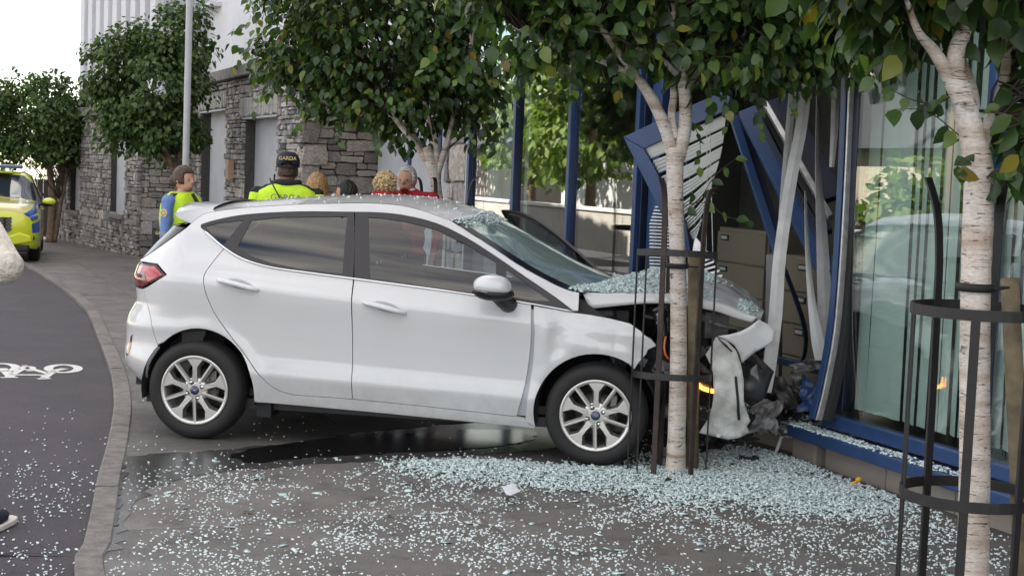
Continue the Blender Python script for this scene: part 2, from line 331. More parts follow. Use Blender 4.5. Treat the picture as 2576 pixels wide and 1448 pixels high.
def smooth_line(pts, n=6):
    """Catmull-Rom through the points"""
    P = [Vector(p) for p in pts]; out = []
    for i in range(len(P)-1):
        a = P[max(i-1, 0)]; b = P[i]; c = P[i+1]; d = P[min(i+2, len(P)-1)]
        for k in range(n):
            t = k/n; out.append(.5*((2*b)+(c-a)*t+(2*a-5*b+4*c-d)*t*t+(3*b-a-3*c+d)*t**3))
    out.append(P[-1]); return out
def text_mesh(name, s, size, matname, parent, M, depth=.002, align='CENTER'):
    cu = bpy.data.curves.new(name, 'FONT'); cu.body = s; cu.size = size; cu.extrude = depth; cu.align_x = align; cu.align_y = 'CENTER'
    ob = bpy.data.objects.new(name, cu); COL.objects.link(ob); dg = bpy.context.evaluated_depsgraph_get(); dg.update()
    me = bpy.data.meshes.new_from_object(ob.evaluated_get(dg)); bpy.data.objects.remove(ob); bpy.data.curves.remove(cu)
    me.materials.clear(); me.materials.append(MAT[matname]); me.transform(M); return link(name, me, parent)
# ------------------------------------------------------------------ facade frame: local X runs away along the street front, local Y points out to the street
BW = Vector((1.999, 9.003, 0)); FA = Vector((-.3714, .9285, 0)); FN = Vector((-.9285, -.3714, 0)); ANG = math.atan2(FA.y, FA.x)
def fw(x, y, d=0):
    p = hit(x, y, BW+FN*d, FN)-BW; return p.dot(FA), p.z
def loc2(p): q = Vector(p)-BW; return q.dot(FA), q.dot(FN)
def fworld(w, d, z=0): return BW+FA*w+FN*d+Vector((0, 0, z))
# ------------------------------------------------------------------ ground, cycle lane, kerb, footpath
kpx = [(60, 665), (150, 720), (215, 775), (250, 850), (280, 930), (290, 1000), (285, 1060), (270, 1130), (250, 1200), (235, 1280), (215, 1370), (195, 1448)]
kw = [Vector((-26, 62, 0)), Vector((-15.5, 41, 0))]+[Vector((p.x, p.y, 0)) for p in (grd(*q) for q in kpx)]
for t in (2, 5, 9, 16, 30): kw.append(kw[13]+Vector((.371, -.928, 0))*t)
KL = smooth_line(kw, 8)
def sheet(name, rows, m, dz, parent=None):
    b = MB(); n = len(rows[0])
    b.v = [(p[0], p[1], gz(p[1])+dz) for r in rows for p in r]
    b.f = [(i*n+j, (i+1)*n+j, (i+1)*n+j+1, i*n+j+1) for i in range(len(rows)-1) for j in range(n-1)]; b.m = [0]*len(b.f)
    return b.build(name, m, parent)
ys = [-600, -200, -60, -20, 0, 5, 11, 20, 30, 45, 70, 120, 300, 900]
setp(sheet('ground', [[(x, y) for x in (-900, -60, -20, -10, 0, 10, 60, 900)] for y in ys], 'asphalt', -.09), 'dark asphalt road running past the footpath', 'road', kind='structure')
kd = []
for i, p in enumerate(KL):
    t = (KL[min(i+1, len(KL)-1)]-KL[max(i-1, 0)]).normalized(); kd.append(Vector((-t.y, t.x, 0)))   # towards the building
setp(sheet('cycle_lane', [[p-n*s for s in (6.5, 4, 2, .0)] for p, n in zip(KL, kd)], 'asphalt', -.035), 'dark asphalt cycle lane with a painted bicycle', 'cycle lane', kind='structure')
KLL = sorted((loc2(p) for p in KL)); KWs = [k[0] for k in KLL]; KDs = [k[1] for k in KLL]
def kdist(w): return float(np.interp(w, KWs, KDs))
wrange = np.linspace(-25, 50, 76)
FOOT = setp(sheet('footpath', [[fworld(w, d) for d in np.linspace(-6, kdist(w), 4)] for w in wrange], 'mortar', -.014), 'grey concrete footpath strewn with broken glass', 'footpath', kind='structure')
jw = list(np.arange(-14, 34, 1.9)); jd = [-5, 1.28, 2.6, 9]
for i in range(len(jw)-1):
    for j in range(len(jd)-1):
        w0, w1 = jw[i]+.003, jw[i+1]-.003; b = MB(); N = 6; top = []
        if kdist((w0+w1)/2) < jd[j]+.15: continue
        for k in range(N+1):
            w = w0+(w1-w0)*k/N; o_ = min(jd[j+1]-.003, kdist(w)-.004)
            if jd[j+1] < kdist(w) < jd[j+1]+.15: o_ = kdist(w)-.004
            for d in (jd[j]+.003, o_): p = fworld(w, d); top.append((p.x, p.y, gz(p.y)+.0007*((i*3+j) % 3)))
        n = len(top); b.v = top+[(x, y, z-.013) for x, y, z in top]
        for k in range(N): a = 2*k; b.f += [(a, a+1, a+3, a+2), (n+a, a, a+2, n+a+2), (a+1, n+a+1, n+a+3, a+3)]
        b.f += [(0, n, n+1, 1), (2*N+1, n+2*N+1, n+2*N, 2*N)]; b.m = [0]*len(b.f)
        b.build('paving_slab', 'concrete' if (i+j) % 2 else 'concrete_b', FOOT)
# kerb stones
KERB = setp(empty('kerb'), 'row of narrow grey kerb stones beside the cycle lane', 'kerb', kind='structure')
acc = [0.]
for i in range(1, len(KL)): acc.append(acc[-1]+(KL[i]-KL[i-1]).length)
KX = np.interp
def kat(s):
    x = float(KX(s, acc, [p.x for p in KL])); y = float(KX(s, acc, [p.y for p in KL])); nx = float(KX(s, acc, [p.x for p in kd])); ny = float(KX(s, acc, [p.y for p in kd]))
    return Vector((x, y, 0)), Vector((nx, ny, 0)).normalized()
s = 8.
while s < acc[-1]-14:
    Ls = .92; b = MB(); N = 4; hz = random.uniform(-.002, .003)
    for k in range(N+1):
        p, n = kat(s+.006+(Ls-.012)*k/N)
        for dd, dz in ((-.01, -.05), (-.01, .004), (.0, .012), (.105, .012), (.112, .004), (.112, -.05)):
            q = p+n*dd; b.v.append((q.x, q.y, gz(q.y)+dz+hz))
    for k in range(N):
        for q in range(5): a = k*6+q; b.f.append((a, a+6, a+7, a+1))
    b.f += [(0, 1, 2, 3, 4, 5), tuple(N*6+q for q in (5, 4, 3, 2, 1, 0))]; b.m = [0]*len(b.f)
    b.build('kerb_stone', 'kerbstone', KERB); s += Ls
# painted bicycle symbol, flat paint on the lane
bk = MB()
def paint(px):
    return [grd(*p) for p in px]
def pband(path, w, closed=False):
    P = [grd(*p) for p in path]; n = len(P); st = len(bk.v)
    for i in range(n):
        a = P[(i-1) % n] if closed or i else P[i]; c = P[(i+1) % n] if closed or i < n-1 else P[i]
        t = (c-a).normalized(); q = Vector((-t.y, t.x, 0))*w/2
        for e in (P[i]-q, P[i]+q): bk.v.append((e.x, e.y, gz(e.y)-.031))
    for i in range(n if closed else n-1):
        a = st+2*i; c = st+2*((i+1) % n); bk.f.append((a, c, c+1, a+1)); bk.m.append(0)
def zz(x, y): return (x/4.826/1.4909, (1250+y/4.826)/1.4909)
ell_ = lambda cx, cy, rx, ry: [zz(cx+rx*cos(a), cy+ry*sin(a)) for a in np.linspace(0, 2*pi, 28)[:-1]]
pband(ell_(1147, 566, 270, 68), .075, True); pband(ell_(20, 545, 270, 68), .075, True); pband(ell_(497, 557, 105, 28), .05, True)
for seg, w_ in (([(40, 560), (185, 690), (180, 718)], .08), ([(10, 724), (325, 720)], .05), ([(200, 680), (380, 585)], .06), ([(250, 675), (840, 680)], .06), ([(590, 578), (880, 655)], .06),
                ([(1175, 566), (990, 600), (860, 680), (800, 725)], .07), ([(680, 748), (915, 738)], .06), ([(395, 515), (500, 512)], .04), ([(480, 600), (600, 605)], .05)):
    pband([zz(*p) for p in seg], w_)
setp(bk.build('bicycle_marking', 'road_paint'), 'white painted bicycle symbol on the dark cycle lane', 'road marking')
# puddles and damp patches
def blob(name, poly, m, dz, label, cat='puddle', n=14):
    P = smooth_line([grd(*p) for p in poly+[poly[0]]], n)[:-1]; rnd = random.Random(len(poly)); c = sum(P, Vector())/len(P)
    Q = [p+(p-c).normalized()*.07*noise.noise(p*5)+Vector((.05*noise.noise(p*11), .05*noise.noise(p*11+Vector((9, 9, 9))), 0)) for p in P]
    b = MB(); b.add([(q.x, q.y, gz(q.y)+dz) for q in Q], geometry.tessellate_polygon([Q])); o = b.build(name, m)
    bm = bmesh.new(); bm.from_mesh(o.data); bmesh.ops.recalc_face_normals(bm, faces=bm.faces)
    for f in bm.faces:
        if f.normal.z < 0: f.normal_flip()
    bm.to_mesh(o.data); bm.free(); return setp(o, label, cat, kind='structure')
blob('damp_patch', [(275, 1150), (420, 1140), (640, 1125), (900, 1090), (1350, 1060), (1420, 1120), (1100, 1150), (760, 1170), (480, 1200), (340, 1260), (300, 1370), (240, 1390), (245, 1300), (280, 1200)], 'damp', .004, 'wet stain on the footpath running under the white car', 'wet stain')
blob('puddle', [(283, 1175), (305, 1170), (312, 1225), (300, 1290), (278, 1345), (262, 1340), (270, 1260)], 'water', .007, 'narrow puddle in the footpath beside the kerb')
blob('puddle', [(560, 1150), (700, 1120), (900, 1098), (1200, 1082), (1330, 1085), (1280, 1120), (1000, 1140), (800, 1150), (640, 1165)], 'water', .007, 'dark pool of fluid under the white car', 'puddle')
# ------------------------------------------------------------------ rubble stone walls
def stone_mesh(seed):
    rr = random.Random(seed); bm = bmesh.new(); bmesh.ops.create_cube(bm, size=1)
    bmesh.ops.subdivide_edges(bm, edges=bm.edges[:], cuts=1, use_grid_fill=True)
    for v in bm.verts:
        k = sum(1 for c in v.co if abs(c) > .4)
        if k >= 2: v.co *= (.93 if k == 2 else .86)
        v.co += Vector((rr.uniform(-.05, .05), rr.uniform(-.09, .09), rr.uniform(-.06, .06)))
    me = bpy.data.meshes.new('stone'); bm.to_mesh(me); bm.free()
    return me
STV = {}
for mname in ('stone', 'stone_warm', 'slate_stone'):
    STV[mname] = []
    for k in range(10):
        me = stone_mesh(k+1); me.materials.append(MAT[mname]); STV[mname].append(me)
def rubble(L_, z0, z1, openings, hr, lr, seed, big=0.):
    """stones (x, z, len, h) in courses that break up"""
    rr = random.Random(seed); out = []; z = z0
    while z < z1-.03:
        h = min(rr.uniform(*hr), z1-z); x = 0.
        if z1-z-h < .05: h = z1-z
        while x < L_-.02:
            l = rr.uniform(*lr)*(1.3 if h < .09 else 1)
            if L_-x-l < .09: l = L_-x
            segs = [(x, x+l)]
            for o0, o1, oz0, oz1 in openings:
                if z+h*.5 > oz0 and z+h*.5 < oz1:
                    ns = []
                    for a, c in segs:
                        if c <= o0 or a >= o1: ns.append((a, c))
                        else:
                            if o0-a > .05: ns.append((a, o0))
                            if c-o1 > .05: ns.append((o1, c))
                    segs = ns
            for a, c in segs:
                if h > .11 and rr.random() < .6:
                    q = rr.uniform(.35, .65); out.append(((a+c)/2, z+h*q/2, c-a, h*q)); m = rr.uniform(.4, .6)
                    out.append((a+(c-a)*m/2, z+h*(1+q)/2, (c-a)*m, h*(1-q))); out.append((a+(c-a)*(1+m)/2, z+h*(1+q)/2, (c-a)*(1-m), h*(1-q)))
                else: out.append(((a+c)/2, z+h/2, c-a, h))
            x += l
        z += h
    return out
def lay(parent, stones, M3, org, mname, seed, maxn=300, name='stone', depth=(.05, .10), gap=.016):
    """put stones on a wall: M3 columns = along, out, up; the largest become parts, the rest one joined part"""
    rr = random.Random(seed); stones = sorted(stones, key=lambda s_: -s_[2]*s_[3]); V = STV[mname]
    jv, jf, jr = [], [], []
    for i, (x, z, l, h) in enumerate(stones):
        me = V[rr.randrange(10)]; dp = rr.uniform(*depth); g = gap*rr.uniform(.6, 1.3)
        flip = 1 if rr.random() < .5 else -1
        T = Matrix.Translation(org) @ M3.to_4x4() @ Matrix.Translation((x, dp*.5-.03, z)) @ Matrix.Rotation(rr.uniform(-.06, .06), 4, 'Y') @ Matrix.Diagonal((flip*max(l-g, .03)*1.05, max(dp, .02), flip*max(h-g, .025)*1.06, 1))
        if i < maxn:
            o = link(name, me, parent); o.matrix_local = T
        else:
            n = len(jv); jv += [tuple(T @ v.co) for v in me.vertices]; jf += [tuple(q+n for q in p.vertices) for p in me.polygons]; jr += [rr.random()]*len(me.polygons)
    if jv:
        me = bpy.data.meshes.new('small_stones'); me.from_pydata(jv, [], jf); me.materials.append(MAT[mname]); me.update()
        a = me.attributes.new('rnd', 'FLOAT', 'FACE'); a.data.foreach_set('value', jr); o = link('small_stones', me, parent); o['kind'] = 'stuff'
AX = Matrix(((1, 0, 0), (0, 1, 0), (0, 0, 1)))           # wall whose outside faces local +Y
RETM = Matrix(((0, -1, 0), (1, 0, 0), (0, 0, 1)))         # return wall: along local +Y, outside faces local -X (the camera side)
# ------------------------------------------------------------------ stone-fronted building in the middle
W0, W1 = 13.8, 23.5
SB = empty('stone_building', fworld(W0, .04, 0), ANG, label='two storey building with rubble stone ground floor and white upper wall', cat='building')
d1a, d1b = fw(580, 272)[0]-W0, fw(515, 280)[0]-W0; d2a, d2b = fw(710, 280)[0]-W0, fw(625, 292)[0]-W0
zt1 = fw(550, 277)[1]; zt2 = fw(670, 292)[1]; LEN = W1-W0
OPN = [(d1a, d1b, -1, zt1+.33), (d2a, d2b, -1, zt2+.33)]
b = MB()                                                   # backing wall with the two openings
xs = [0, d2a, d2b, d1a, d1b, LEN]
for a, c in ((.1, d2a), (d2b, d1a), (d1b, LEN)): b.box(((a+c)/2, -.2, 1.4), (c-a, .4, 3.6))
for a, c, zt in ((d2a, d2b, zt2), (d1a, d1b, zt1)): b.box(((a+c)/2, -.2, (zt+3.2)/2), (c-a, .4, 3.2-zt))
b.build('wall_core', 'mortar', SB)
st = rubble(LEN, -.35, 3.2, OPN, (.045, .19), (.10, .40), 3)
lay(SB, st, AX, Vector((0, 0, 0)), 'stone', 5, 300)
for a, c, zt in ((d2a, d2b, zt2), (d1a, d1b, zt1)):        # soldier lintel of upright slates
    x = a-.12; k = 0
    while x < c+.12:
        w_ = random.uniform(.05, .085); o = link('lintel_slate', STV['slate_stone'][k % 10], SB); o.location = (x+w_/2, .02, zt+.165); o.scale = (w_*.96, .12, .33*random.uniform(.94, 1)); x += w_; k += 1
    MB().box(((a+c)/2, -.02, zt-.018), (c-a+.06, .16, .03)).build('lintel_angle', 'grey_render', SB)
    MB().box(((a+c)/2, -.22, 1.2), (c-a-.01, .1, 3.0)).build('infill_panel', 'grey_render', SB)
    MB().box((a+.09, -.14, 1.2), (.16, .12, 2.9)).build('door_leaf', 'blue_dark', SB)
MB().box((LEN/2, -.02, 3.31), (LEN+.3, .34, .2)).build('cornice', 'cornice', SB, bevel=.02)
MB().box((LEN/2, -3.7, 1.5), (LEN-.2, 5.8, 3.5)).box((-3.4, -4.2, 1.5), (6.8, 5.4, 3.5)).build('ground_floor_sun_block', 'interior_dark', SB)  # solid unseen blocks added to keep sun from entering behind the openings
ub = MB(); ub.box((LEN/2-3.6, -3.2, 6.2), (LEN+6.6, 6, 5.6)); ub.build('upper_wall', 'white_render', SB)
MB().box((fw(525, 15)[0]-W0, -.12, fw(525, 15)[1]), (1.0, .3, .09)).build('window_sill', 'white_render', SB, bevel=.01)
# return wall of large warm stones beside the recessed entrance
MB().box((.22, -.62, 1.4), (.3, 1.2, 3.6)).build('return_core', 'mortar', SB)
rs = rubble(1.16, -.35, 3.2, [], (.10, .30), (.2, .5), 17)
lay(SB, rs, RETM, Vector((.07, -1.16, 0)), 'stone_warm', 8, 200)
for k in range(11):                                        # quoins on the corner
    o = link('quoin', STV['stone_warm'][k % 10], SB); hq = .32; o.location = (.12 if k % 2 else .08, -.1 if k % 2 else -.16, -.2+hq*(k+.5)); o.scale = (.30 if k % 2 else .22, .28 if k % 2 else .42, hq-.02)
# recessed entrance between stone and glass fronts
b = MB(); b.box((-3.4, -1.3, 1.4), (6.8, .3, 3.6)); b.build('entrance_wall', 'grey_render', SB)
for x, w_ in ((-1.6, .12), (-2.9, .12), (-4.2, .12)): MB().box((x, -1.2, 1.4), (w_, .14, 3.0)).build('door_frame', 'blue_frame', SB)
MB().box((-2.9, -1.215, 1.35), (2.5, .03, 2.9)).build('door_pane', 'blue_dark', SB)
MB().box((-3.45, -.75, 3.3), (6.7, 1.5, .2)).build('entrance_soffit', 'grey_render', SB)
setp(MB().box((0, .05, 0), (.24, .10, .36)).box((0, .102, 0), (.18, .008, .30)).build('letter_box', 'box_tan', bevel=.012), 'small tan letter box fixed to the stone wall between doorways', 'letter box')
lb = bpy.data.objects['letter_box']; wl, zl = fw(585, 427, .08); lb.location = fworld(wl, .08, zl); lb.rotation_euler = (0, 0, ANG)
# ------------------------------------------------------------------ far building on the left, stone below, pilasters above
C1 = Vector((-7.75, 30.4, 0)); C2 = Vector((-11.6, 37.5, 0)); aA = (C2-C1).normalized(); nA = Vector((-aA.y, aA.x, 0)); LA = (C2-C1).length; angA = math.atan2(aA.y, aA.x)
FB = empty('far_building', C1, angA, label='far building with grey rubble base and white pilasters behind the bushy tree', cat='building')
def fa(x, y): p = hit(x, y, C1, nA)-C1; return p.dot(aA), p.z
wa, wb = fa(205, 430)[0], fa(178, 430)[0]; wc, wd = fa(318, 430)[0], fa(280, 430)[0]
za0, za1 = fa(190, 530)[1], fa(190, 345)[1]; zc0, zc1 = fa(300, 538)[1], fa(300, 350)[1]; ZT = fa(165, 296)[1]
opA = [(wa, wb, za0, za1), (wc, wd, zc0, zc1)]
b = MB()
for a, c in ((.1, wc), (wd, wa), (wb, LA)): b.box(((a+c)/2, -.2, ZT/2-.3), (c-a, .4, ZT+.6))
for (a, c, z0_, z1_) in opA: b.box(((a+c)/2, -.2, (z0_-.6)/2), (c-a, .4, z0_+.6)); b.box(((a+c)/2, -.2, (z1_+ZT)/2), (c-a, .4, ZT-z1_))
b.build('wall_core', 'mortar', FB)
lay(FB, rubble(LA, -.5, ZT, opA, (.06, .22), (.12, .44), 23), AX, Vector((0, 0, 0)), 'stone', 9, 300)
MB().box((.22, -.9, ZT/2-.3), (.3, 1.7, ZT+.6)).build('return_core', 'mortar', FB)
lay(FB, rubble(1.8, -.5, ZT, [], (.10, .30), (.2, .55), 29), RETM, Vector((.07, -1.8, 0)), 'stone', 10, 120)
for (a, c, z0_, z1_) in opA:
    MB().box(((a+c)/2, -.16, (z0_+z1_)/2), (c-a-.01, .08, z1_-z0_)).build('window_panel', 'grey_render', FB)
    MB().box((a+.05, -.06, (z0_+z1_)/2), (.08, .12, z1_-z0_-.02)).build('window_jamb', 'grey_render', FB)
    MB().box(((a+c)/2, .02, z0_-.05), (c-a+.15, .2, .09)).build('window_sill', 'cornice', FB)
MB().box((LA/2, -.02, ZT+.09), (LA+.3, .36, .2)).build('ledge', 'cornice', FB, bevel=.02)
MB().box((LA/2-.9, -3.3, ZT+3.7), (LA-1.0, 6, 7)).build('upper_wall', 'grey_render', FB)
MB().box((LA/2+.1, -3.6, ZT/2-.2), (LA-.4, 6, ZT+.3)).build('ground_floor_sun_block', 'interior_dark', FB)  # solid unseen block added so no sun comes through from behind
for k in range(9): MB().box((.05+k*.83, -.27, ZT+3.7), (.40, .16, 6.9)).build('pilaster', 'white_render', FB, bevel=.01)
# ------------------------------------------------------------------ glass-fronted office with the smashed window
GB = empty('glass_building', BW, ANG, label='glass fronted office with blue window frames and a smashed opening', cat='building')
HL = 2.76                                                  # far side of the hole
pw = .62
for x0 in np.arange(-6.2, -.1, pw):
    MB().box((x0+pw/2-.02, -.06, .02), (pw-.008, .20, .25)).build('plinth_panel', 'plinth', GB, bevel=.006)
MB().box((.16, -.04, .02), (.26, .24, .24)).build('plinth_panel', 'plinth', GB, bevel=.012)
MB().box((.62, -.16, -.01), (.62, .26, .20), rot=Matrix.Rotation(.06, 3, 'Z')).build('plinth_panel', 'plinth', GB, bevel=.012)
for x0 in np.arange(HL, 6.5, pw): MB().box((x0+pw/2, -.06, .0), (pw-.008, .20, .3)).build('plinth_panel', 'plinth', GB, bevel=.006)
MB().box((-2.95, .045, .19), (6.4, .21, .075)).build('sill', 'blue_frame', GB, bevel=.012)
MB().box((-3.0, -.005, .295), (6.1, .085, .085)).build('bottom_rail', 'blue_frame', GB, bevel=.01)
MB().box((4.7, .045, .19), (3.9, .21, .075)).build('sill', 'blue_frame', GB, bevel=.012)
MB().box((4.68, -.005, .295), (3.86, .085, .085)).build('bottom_rail', 'blue_frame', GB, bevel=.01)
for w_ in (HL, 4.07, 5.36, 6.61):
    MB().box((w_, 0, 1.78), (.065, .11, 2.9)).box((w_-.042, -.02, 1.78), (.018, .07, 2.9), 1).build('mullion', ['blue_frame', 'blue_dark'], GB, bevel=.006)
MB().box((2.6, -.06, 1.78), (.16, .06, 2.9)).build('reveal_liner', 'blue_frame', GB, bevel=.006)
for w_ in (-1.36, -2.7, -4.0, -5.3): MB().box((w_, 0, 1.78), (.065, .11, 2.88)).build('mullion', 'blue_frame', GB, bevel=.006)
# bent right-hand mullion of the hole with its silver bead
pt = [at(2152, -60, 8.98), at(2146, 200, 8.98), at(2132, 520, 8.96), at(2112, 800, 8.94), at(2085, 960, 8.92), at(2063, 1052, 8.90)]
inv = (Matrix.Translation(BW) @ Matrix.Rotation(ANG, 4, 'Z')).inverted()
pl = [inv @ p for p in smooth_line(pt, 5)]
def strip(pts, off, w_, t_, name, m):
    b = MB(); n = len(pts)
    for p in pts:
        for a, c in ((-w_/2, -t_/2), (w_/2, -t_/2), (w_/2, t_/2), (-w_/2, t_/2)): b.v.append((p.x+off[0]+a, p.y+off[1]+c, p.z))
    for i in range(n-1):
        for k in range(4): b.f.append((i*4+k, i*4+(k+1) % 4, i*4+4+(k+1) % 4, i*4+4+k))
    b.f += [(0, 1, 2, 3), tuple((n-1)*4+k for k in (3, 2, 1, 0))]; b.m = [0]*len(b.f); return b.build(name, m, GB, bevel=.004)
strip(pl, (0.015, .02), .055, .075, 'bent_mullion', 'blue_frame'); strip(pl, (-.035, .03), .014, .05, 'mullion_bead', 'silver_strip'); strip(pl, (-.065, -.01), .05, .05, 'mullion_gasket', 'rubber')
MB().box((-.10, -.02, 1.8), (.07, .07, 2.86)).build('mullion', 'blue_dark', GB, bevel=.006)
for a, c in ((-1.33, -.14), (-2.67, -1.39), (-3.97, -2.73), (-5.27, -4.03), (HL+.03, 4.03), (4.1, 5.33), (5.39, 6.58)):
    MB().box(((a+c)/2, .005, 1.78), (c-a, .012, 2.9)).build('glass_pane', 'shop_glass', GB)
MB().box((0.45, 0, 3.3), (14.0, .2, .16)).build('head_rail', 'blue_frame', GB)
MB().box((.1, -3.1, 5.95), (13.4, 6.2, 5.2)).build('upper_wall', 'white_render', GB)
MB().box((-9, -3, 4.2), (5.0, 6, 9)).build('side_wall', 'white_render', GB)
MB().box((.3, -4.8, 1.7), (13.0, 3.0, 3.6)).build('rear_sun_block', 'interior_dark', GB)  # unseen block added behind the room against leaking sunlight
MB().box((.1, -1.65, -.06), (13, 3.3, .07)).build('foundation', 'interior_dark', GB)
# room behind the glass
MB().box((.3, -3.2, 1.7), (12.6, .1, 3.3)).build('back_wall', 'interior_wall', GB)
MB().box((.3, -1.65, .03), (12.6, 3.1, .1)).build('room_floor', 'interior_dark', GB)
MB().box((.3, -1.68, 3.24), (12.6, 3.1, .06)).build('room_ceiling', 'interior_wall', GB)
MB().box((6.66, -1.65, 1.7), (.1, 3.0, 3.2)).build('room_partition', 'interior_wall', GB)
MB().box((-6.2, -1.65, 1.7), (.1, 3.0, 3.2)).build('room_partition', 'interior_wall', GB)
for k in range(5): MB().box((1.1+k*.0, -2.35, .55+k*.42), (4.6, .04, .40)).build('wall_board', 'wood_panel', GB)
# stone pier and rendered jamb at the far end of the glass
MB().box((7.15, -.2, 1.5), (.5, .3, 3.4)).build('pier_core', 'mortar', GB)
lay(GB, rubble(.62, -.15, 3.2, [], (.22, .42), (.3, .6), 41), AX, Vector((6.86, -.05, 0)), 'stone', 12, 100)
lay(GB, rubble(.34, -.15, 3.2, [], (.22, .42), (.3, .4), 43), RETM, Vector((6.90, -.36, 0)), 'stone', 13, 100)
MB().box((6.74, -.08, 1.5), (.16, .16, 3.3)).build('rendered_jamb', 'grey_render', GB)
# vertical blind vanes behind the unbroken windows
VB = setp(empty('vertical_blind', fworld(-.1, -.1, 0), ANG), 'pale vertical blind hanging behind the unbroken right window', 'blind')
MB().box((-2.6, 0, 3.12), (5.2, .05, .05)).build('head_rail', 'blind', VB)
x = -.06; rr = random.Random(5)
while x > -3.2:
    a = R(rr.choice([-22, -14, -6, 4, 10, 18])); Mv = Matrix.Rotation(a, 3, 'Z')
    MB().box((0, 0, 1.74), (.089, .0022, 2.72), rot=None).build('vane', 'blind', VB, loc=(x, rr.uniform(-.008, .008), 0)).rotation_euler = (R(rr.uniform(-.3, .3)), R(rr.uniform(-.5, .5)), a)
    x -= rr.choice([.080, .082, .084, .088, .092, .105])
VB2 = setp(empty('vertical_blind', fworld(4.0, -.14, 0), ANG), 'drawn-back vertical blind behind the far window next to the stone pier', 'blind')
MB().box((1.3, 0, 3.12), (2.6, .05, .05)).build('head_rail', 'blind', VB2)
for k in range(9): MB().box((0, 0, 1.74), (.089, .0022, 2.72)).build('vane', 'blind', VB2, loc=(1.5+k*.12, 0, 0)).rotation_euler = (0, 0, R(rr.choice([15, 25, 60])))
# ------------------------------------------------------------------ things inside the smashed opening
def pxprism(name, pts, ext, m, parent=None, bevel=.004):
    f = [at(*p) for p in pts]; e = Vector(ext); n = len(f); b = MB()
    b.v = [tuple(p) for p in f]+[tuple(p+e) for p in f]
    b.f = [tuple(range(n)), tuple(range(n, 2*n))[::-1]]+[(i, n+i, n+(i+1) % n, (i+1) % n) for i in range(n)]; b.m = [0]*len(b.f)
    o = b.build(name, m, parent, bevel=bevel)
    bm = bmesh.new(); bm.from_mesh(o.data); bmesh.ops.recalc_face_normals(bm, faces=bm.faces); bm.to_mesh(o.data); bm.free(); return o
def pxbar(b, a, c, w_, t_, mi=0): b.bar(at(*a), at(*c), w_, t_, mi, up=(0, -1, 0)); return b
# filing cabinets along the back of the room
def cabinet(w0, w1, d, z0, z1, nd, m, label, grp, handles):
    t = empty('filing_cabinet', fworld((w0+w1)/2, d, .08), ANG, label=label, cat='filing cabinet', group=grp)
    wd_ = w1-w0; MB().box((0, -.25, (z0+z1)/2), (wd_, .46, z1-z0)).build('carcass', m, t, bevel=.006)
    dh = (z1-z0-.06)/nd
    for k in range(nd):
        zc = z0+.03+dh*(k+.5); o = MB().box((0, -.008, zc), (wd_-.03, .035, dh-.014)).build('drawer', m, t, bevel=.005)
        MB().box((handles*wd_, .012, zc+dh*.28), (.13, .012, .05)).build('label_frame', 'plastic_black', o); MB().box((handles*wd_, .02, zc+dh*.285), (.10, .006, .028)).build('label_card', 'label_card', o)
    return t
ca, cb = fw(1925, 700, -1.75)[0], fw(1800, 700, -1.75)[0]; ztop = fw(1860, 575, -1.75)[1]-.08
cabinet(ca, cb, -1.75, 0, ztop, 4, 'cabinet', 'beige filing cabinet behind the car bonnet with a label on its top drawer', 'filing cabinets in the office', .32)
cc, ce = fw(2092, 760, -1.25)[0], fw(1962, 760, -1.25)[0]; zt2_ = fw(2020, 645, -1.25)[1]-.08
cabinet(cc, ce, -1.25, 0, zt2_, 4, 'cabinet', 'tan filing cabinet half hidden behind the hanging white blind strips', 'filing cabinets in the office', 0.05)
setp(pxprism('side_panel', [(1927, 640, 10.9), (1960, 642, 10.8), (1958, 1000, 10.8), (1925, 1000, 10.9)], (.1, .4, 0), 'cabinet_grey'), 'narrow grey cabinet end standing between the two filing cabinets', 'cabinet')
# torn window frame corner hanging out of the opening
Yf = lambda x: 11.15-(x-1568)/250*.45
t = empty('broken_window_frame', at(1640, 420, 11), label='blue window frame corner torn loose and hanging at a slant', cat='window frame')
def kid(o, par): o.parent = par; o.matrix_parent_inverse = Matrix.Translation(-Vector(par.location)); return o
kid(pxprism('top_bar', [(x, y, Yf(x)) for x, y in [(1568, 345), (1655, 304), (1835, 222), (1848, 268), (1690, 340), (1620, 374)]], (.03, .09, 0), 'blue_frame'), t)
kid(pxprism('side_bar', [(x, y, Yf(x)-.002) for x, y in [(1568.5, 346), (1620, 374.5), (1672, 470), (1724, 560), (1740, 650), (1716, 640), (1640, 490)]], (.03, .09, 0), 'blue_frame'), t)
# venetian blind, fanned out by the frame
t = empty('venetian_blind', at(1745, 600, 11), label='white venetian blind fanned out and twisted behind the birch trunk', cat='blind')
Lp = smooth_line([at(1624, 374, 11.08), at(1668, 455, 11.02), at(1712, 545, 10.95), at(1746, 606, 10.9)], 12)
Rp = smooth_line([at(1826, 292, 10.75), at(1815, 380, 10.75), at(1790, 470, 10.78), at(1752, 600, 10.85)], 12)
N = 30
for i in range(N):
    k = i/(N-1)*(len(Lp)-1); a = Lp[int(k)]; c = Rp[min(int(k), len(Rp)-1)]; b = MB(); sag = Vector((0, 0, -.01))
    mid = (a+c)/2+sag; d_ = (c-a).normalized(); up = Vector((0, -.45, .9)); wv = up*.0165*(1-.5*i/N)
    b.v = [tuple(p+wv*s_+Vector((0, -.003 if s_ == 0 else 0, 0))) for p in (a, mid, c) for s_ in (-1, 0, 1)]
    b.f = [(0, 3, 4, 1), (1, 4, 5, 2), (3, 6, 7, 4), (4, 7, 8, 5)]; b.m = [0]*4
    kid(b.build('slat', 'blind', None, solid=.0012), t)
for q in (.42, .8):
    kid(MB().tube([Lp[k].lerp(Rp[k], q)+Vector((0, -.012, 0)) for k in range(0, len(Lp), 4)], .0015, 5).build('cord', 'blind_dust_shade'), t)
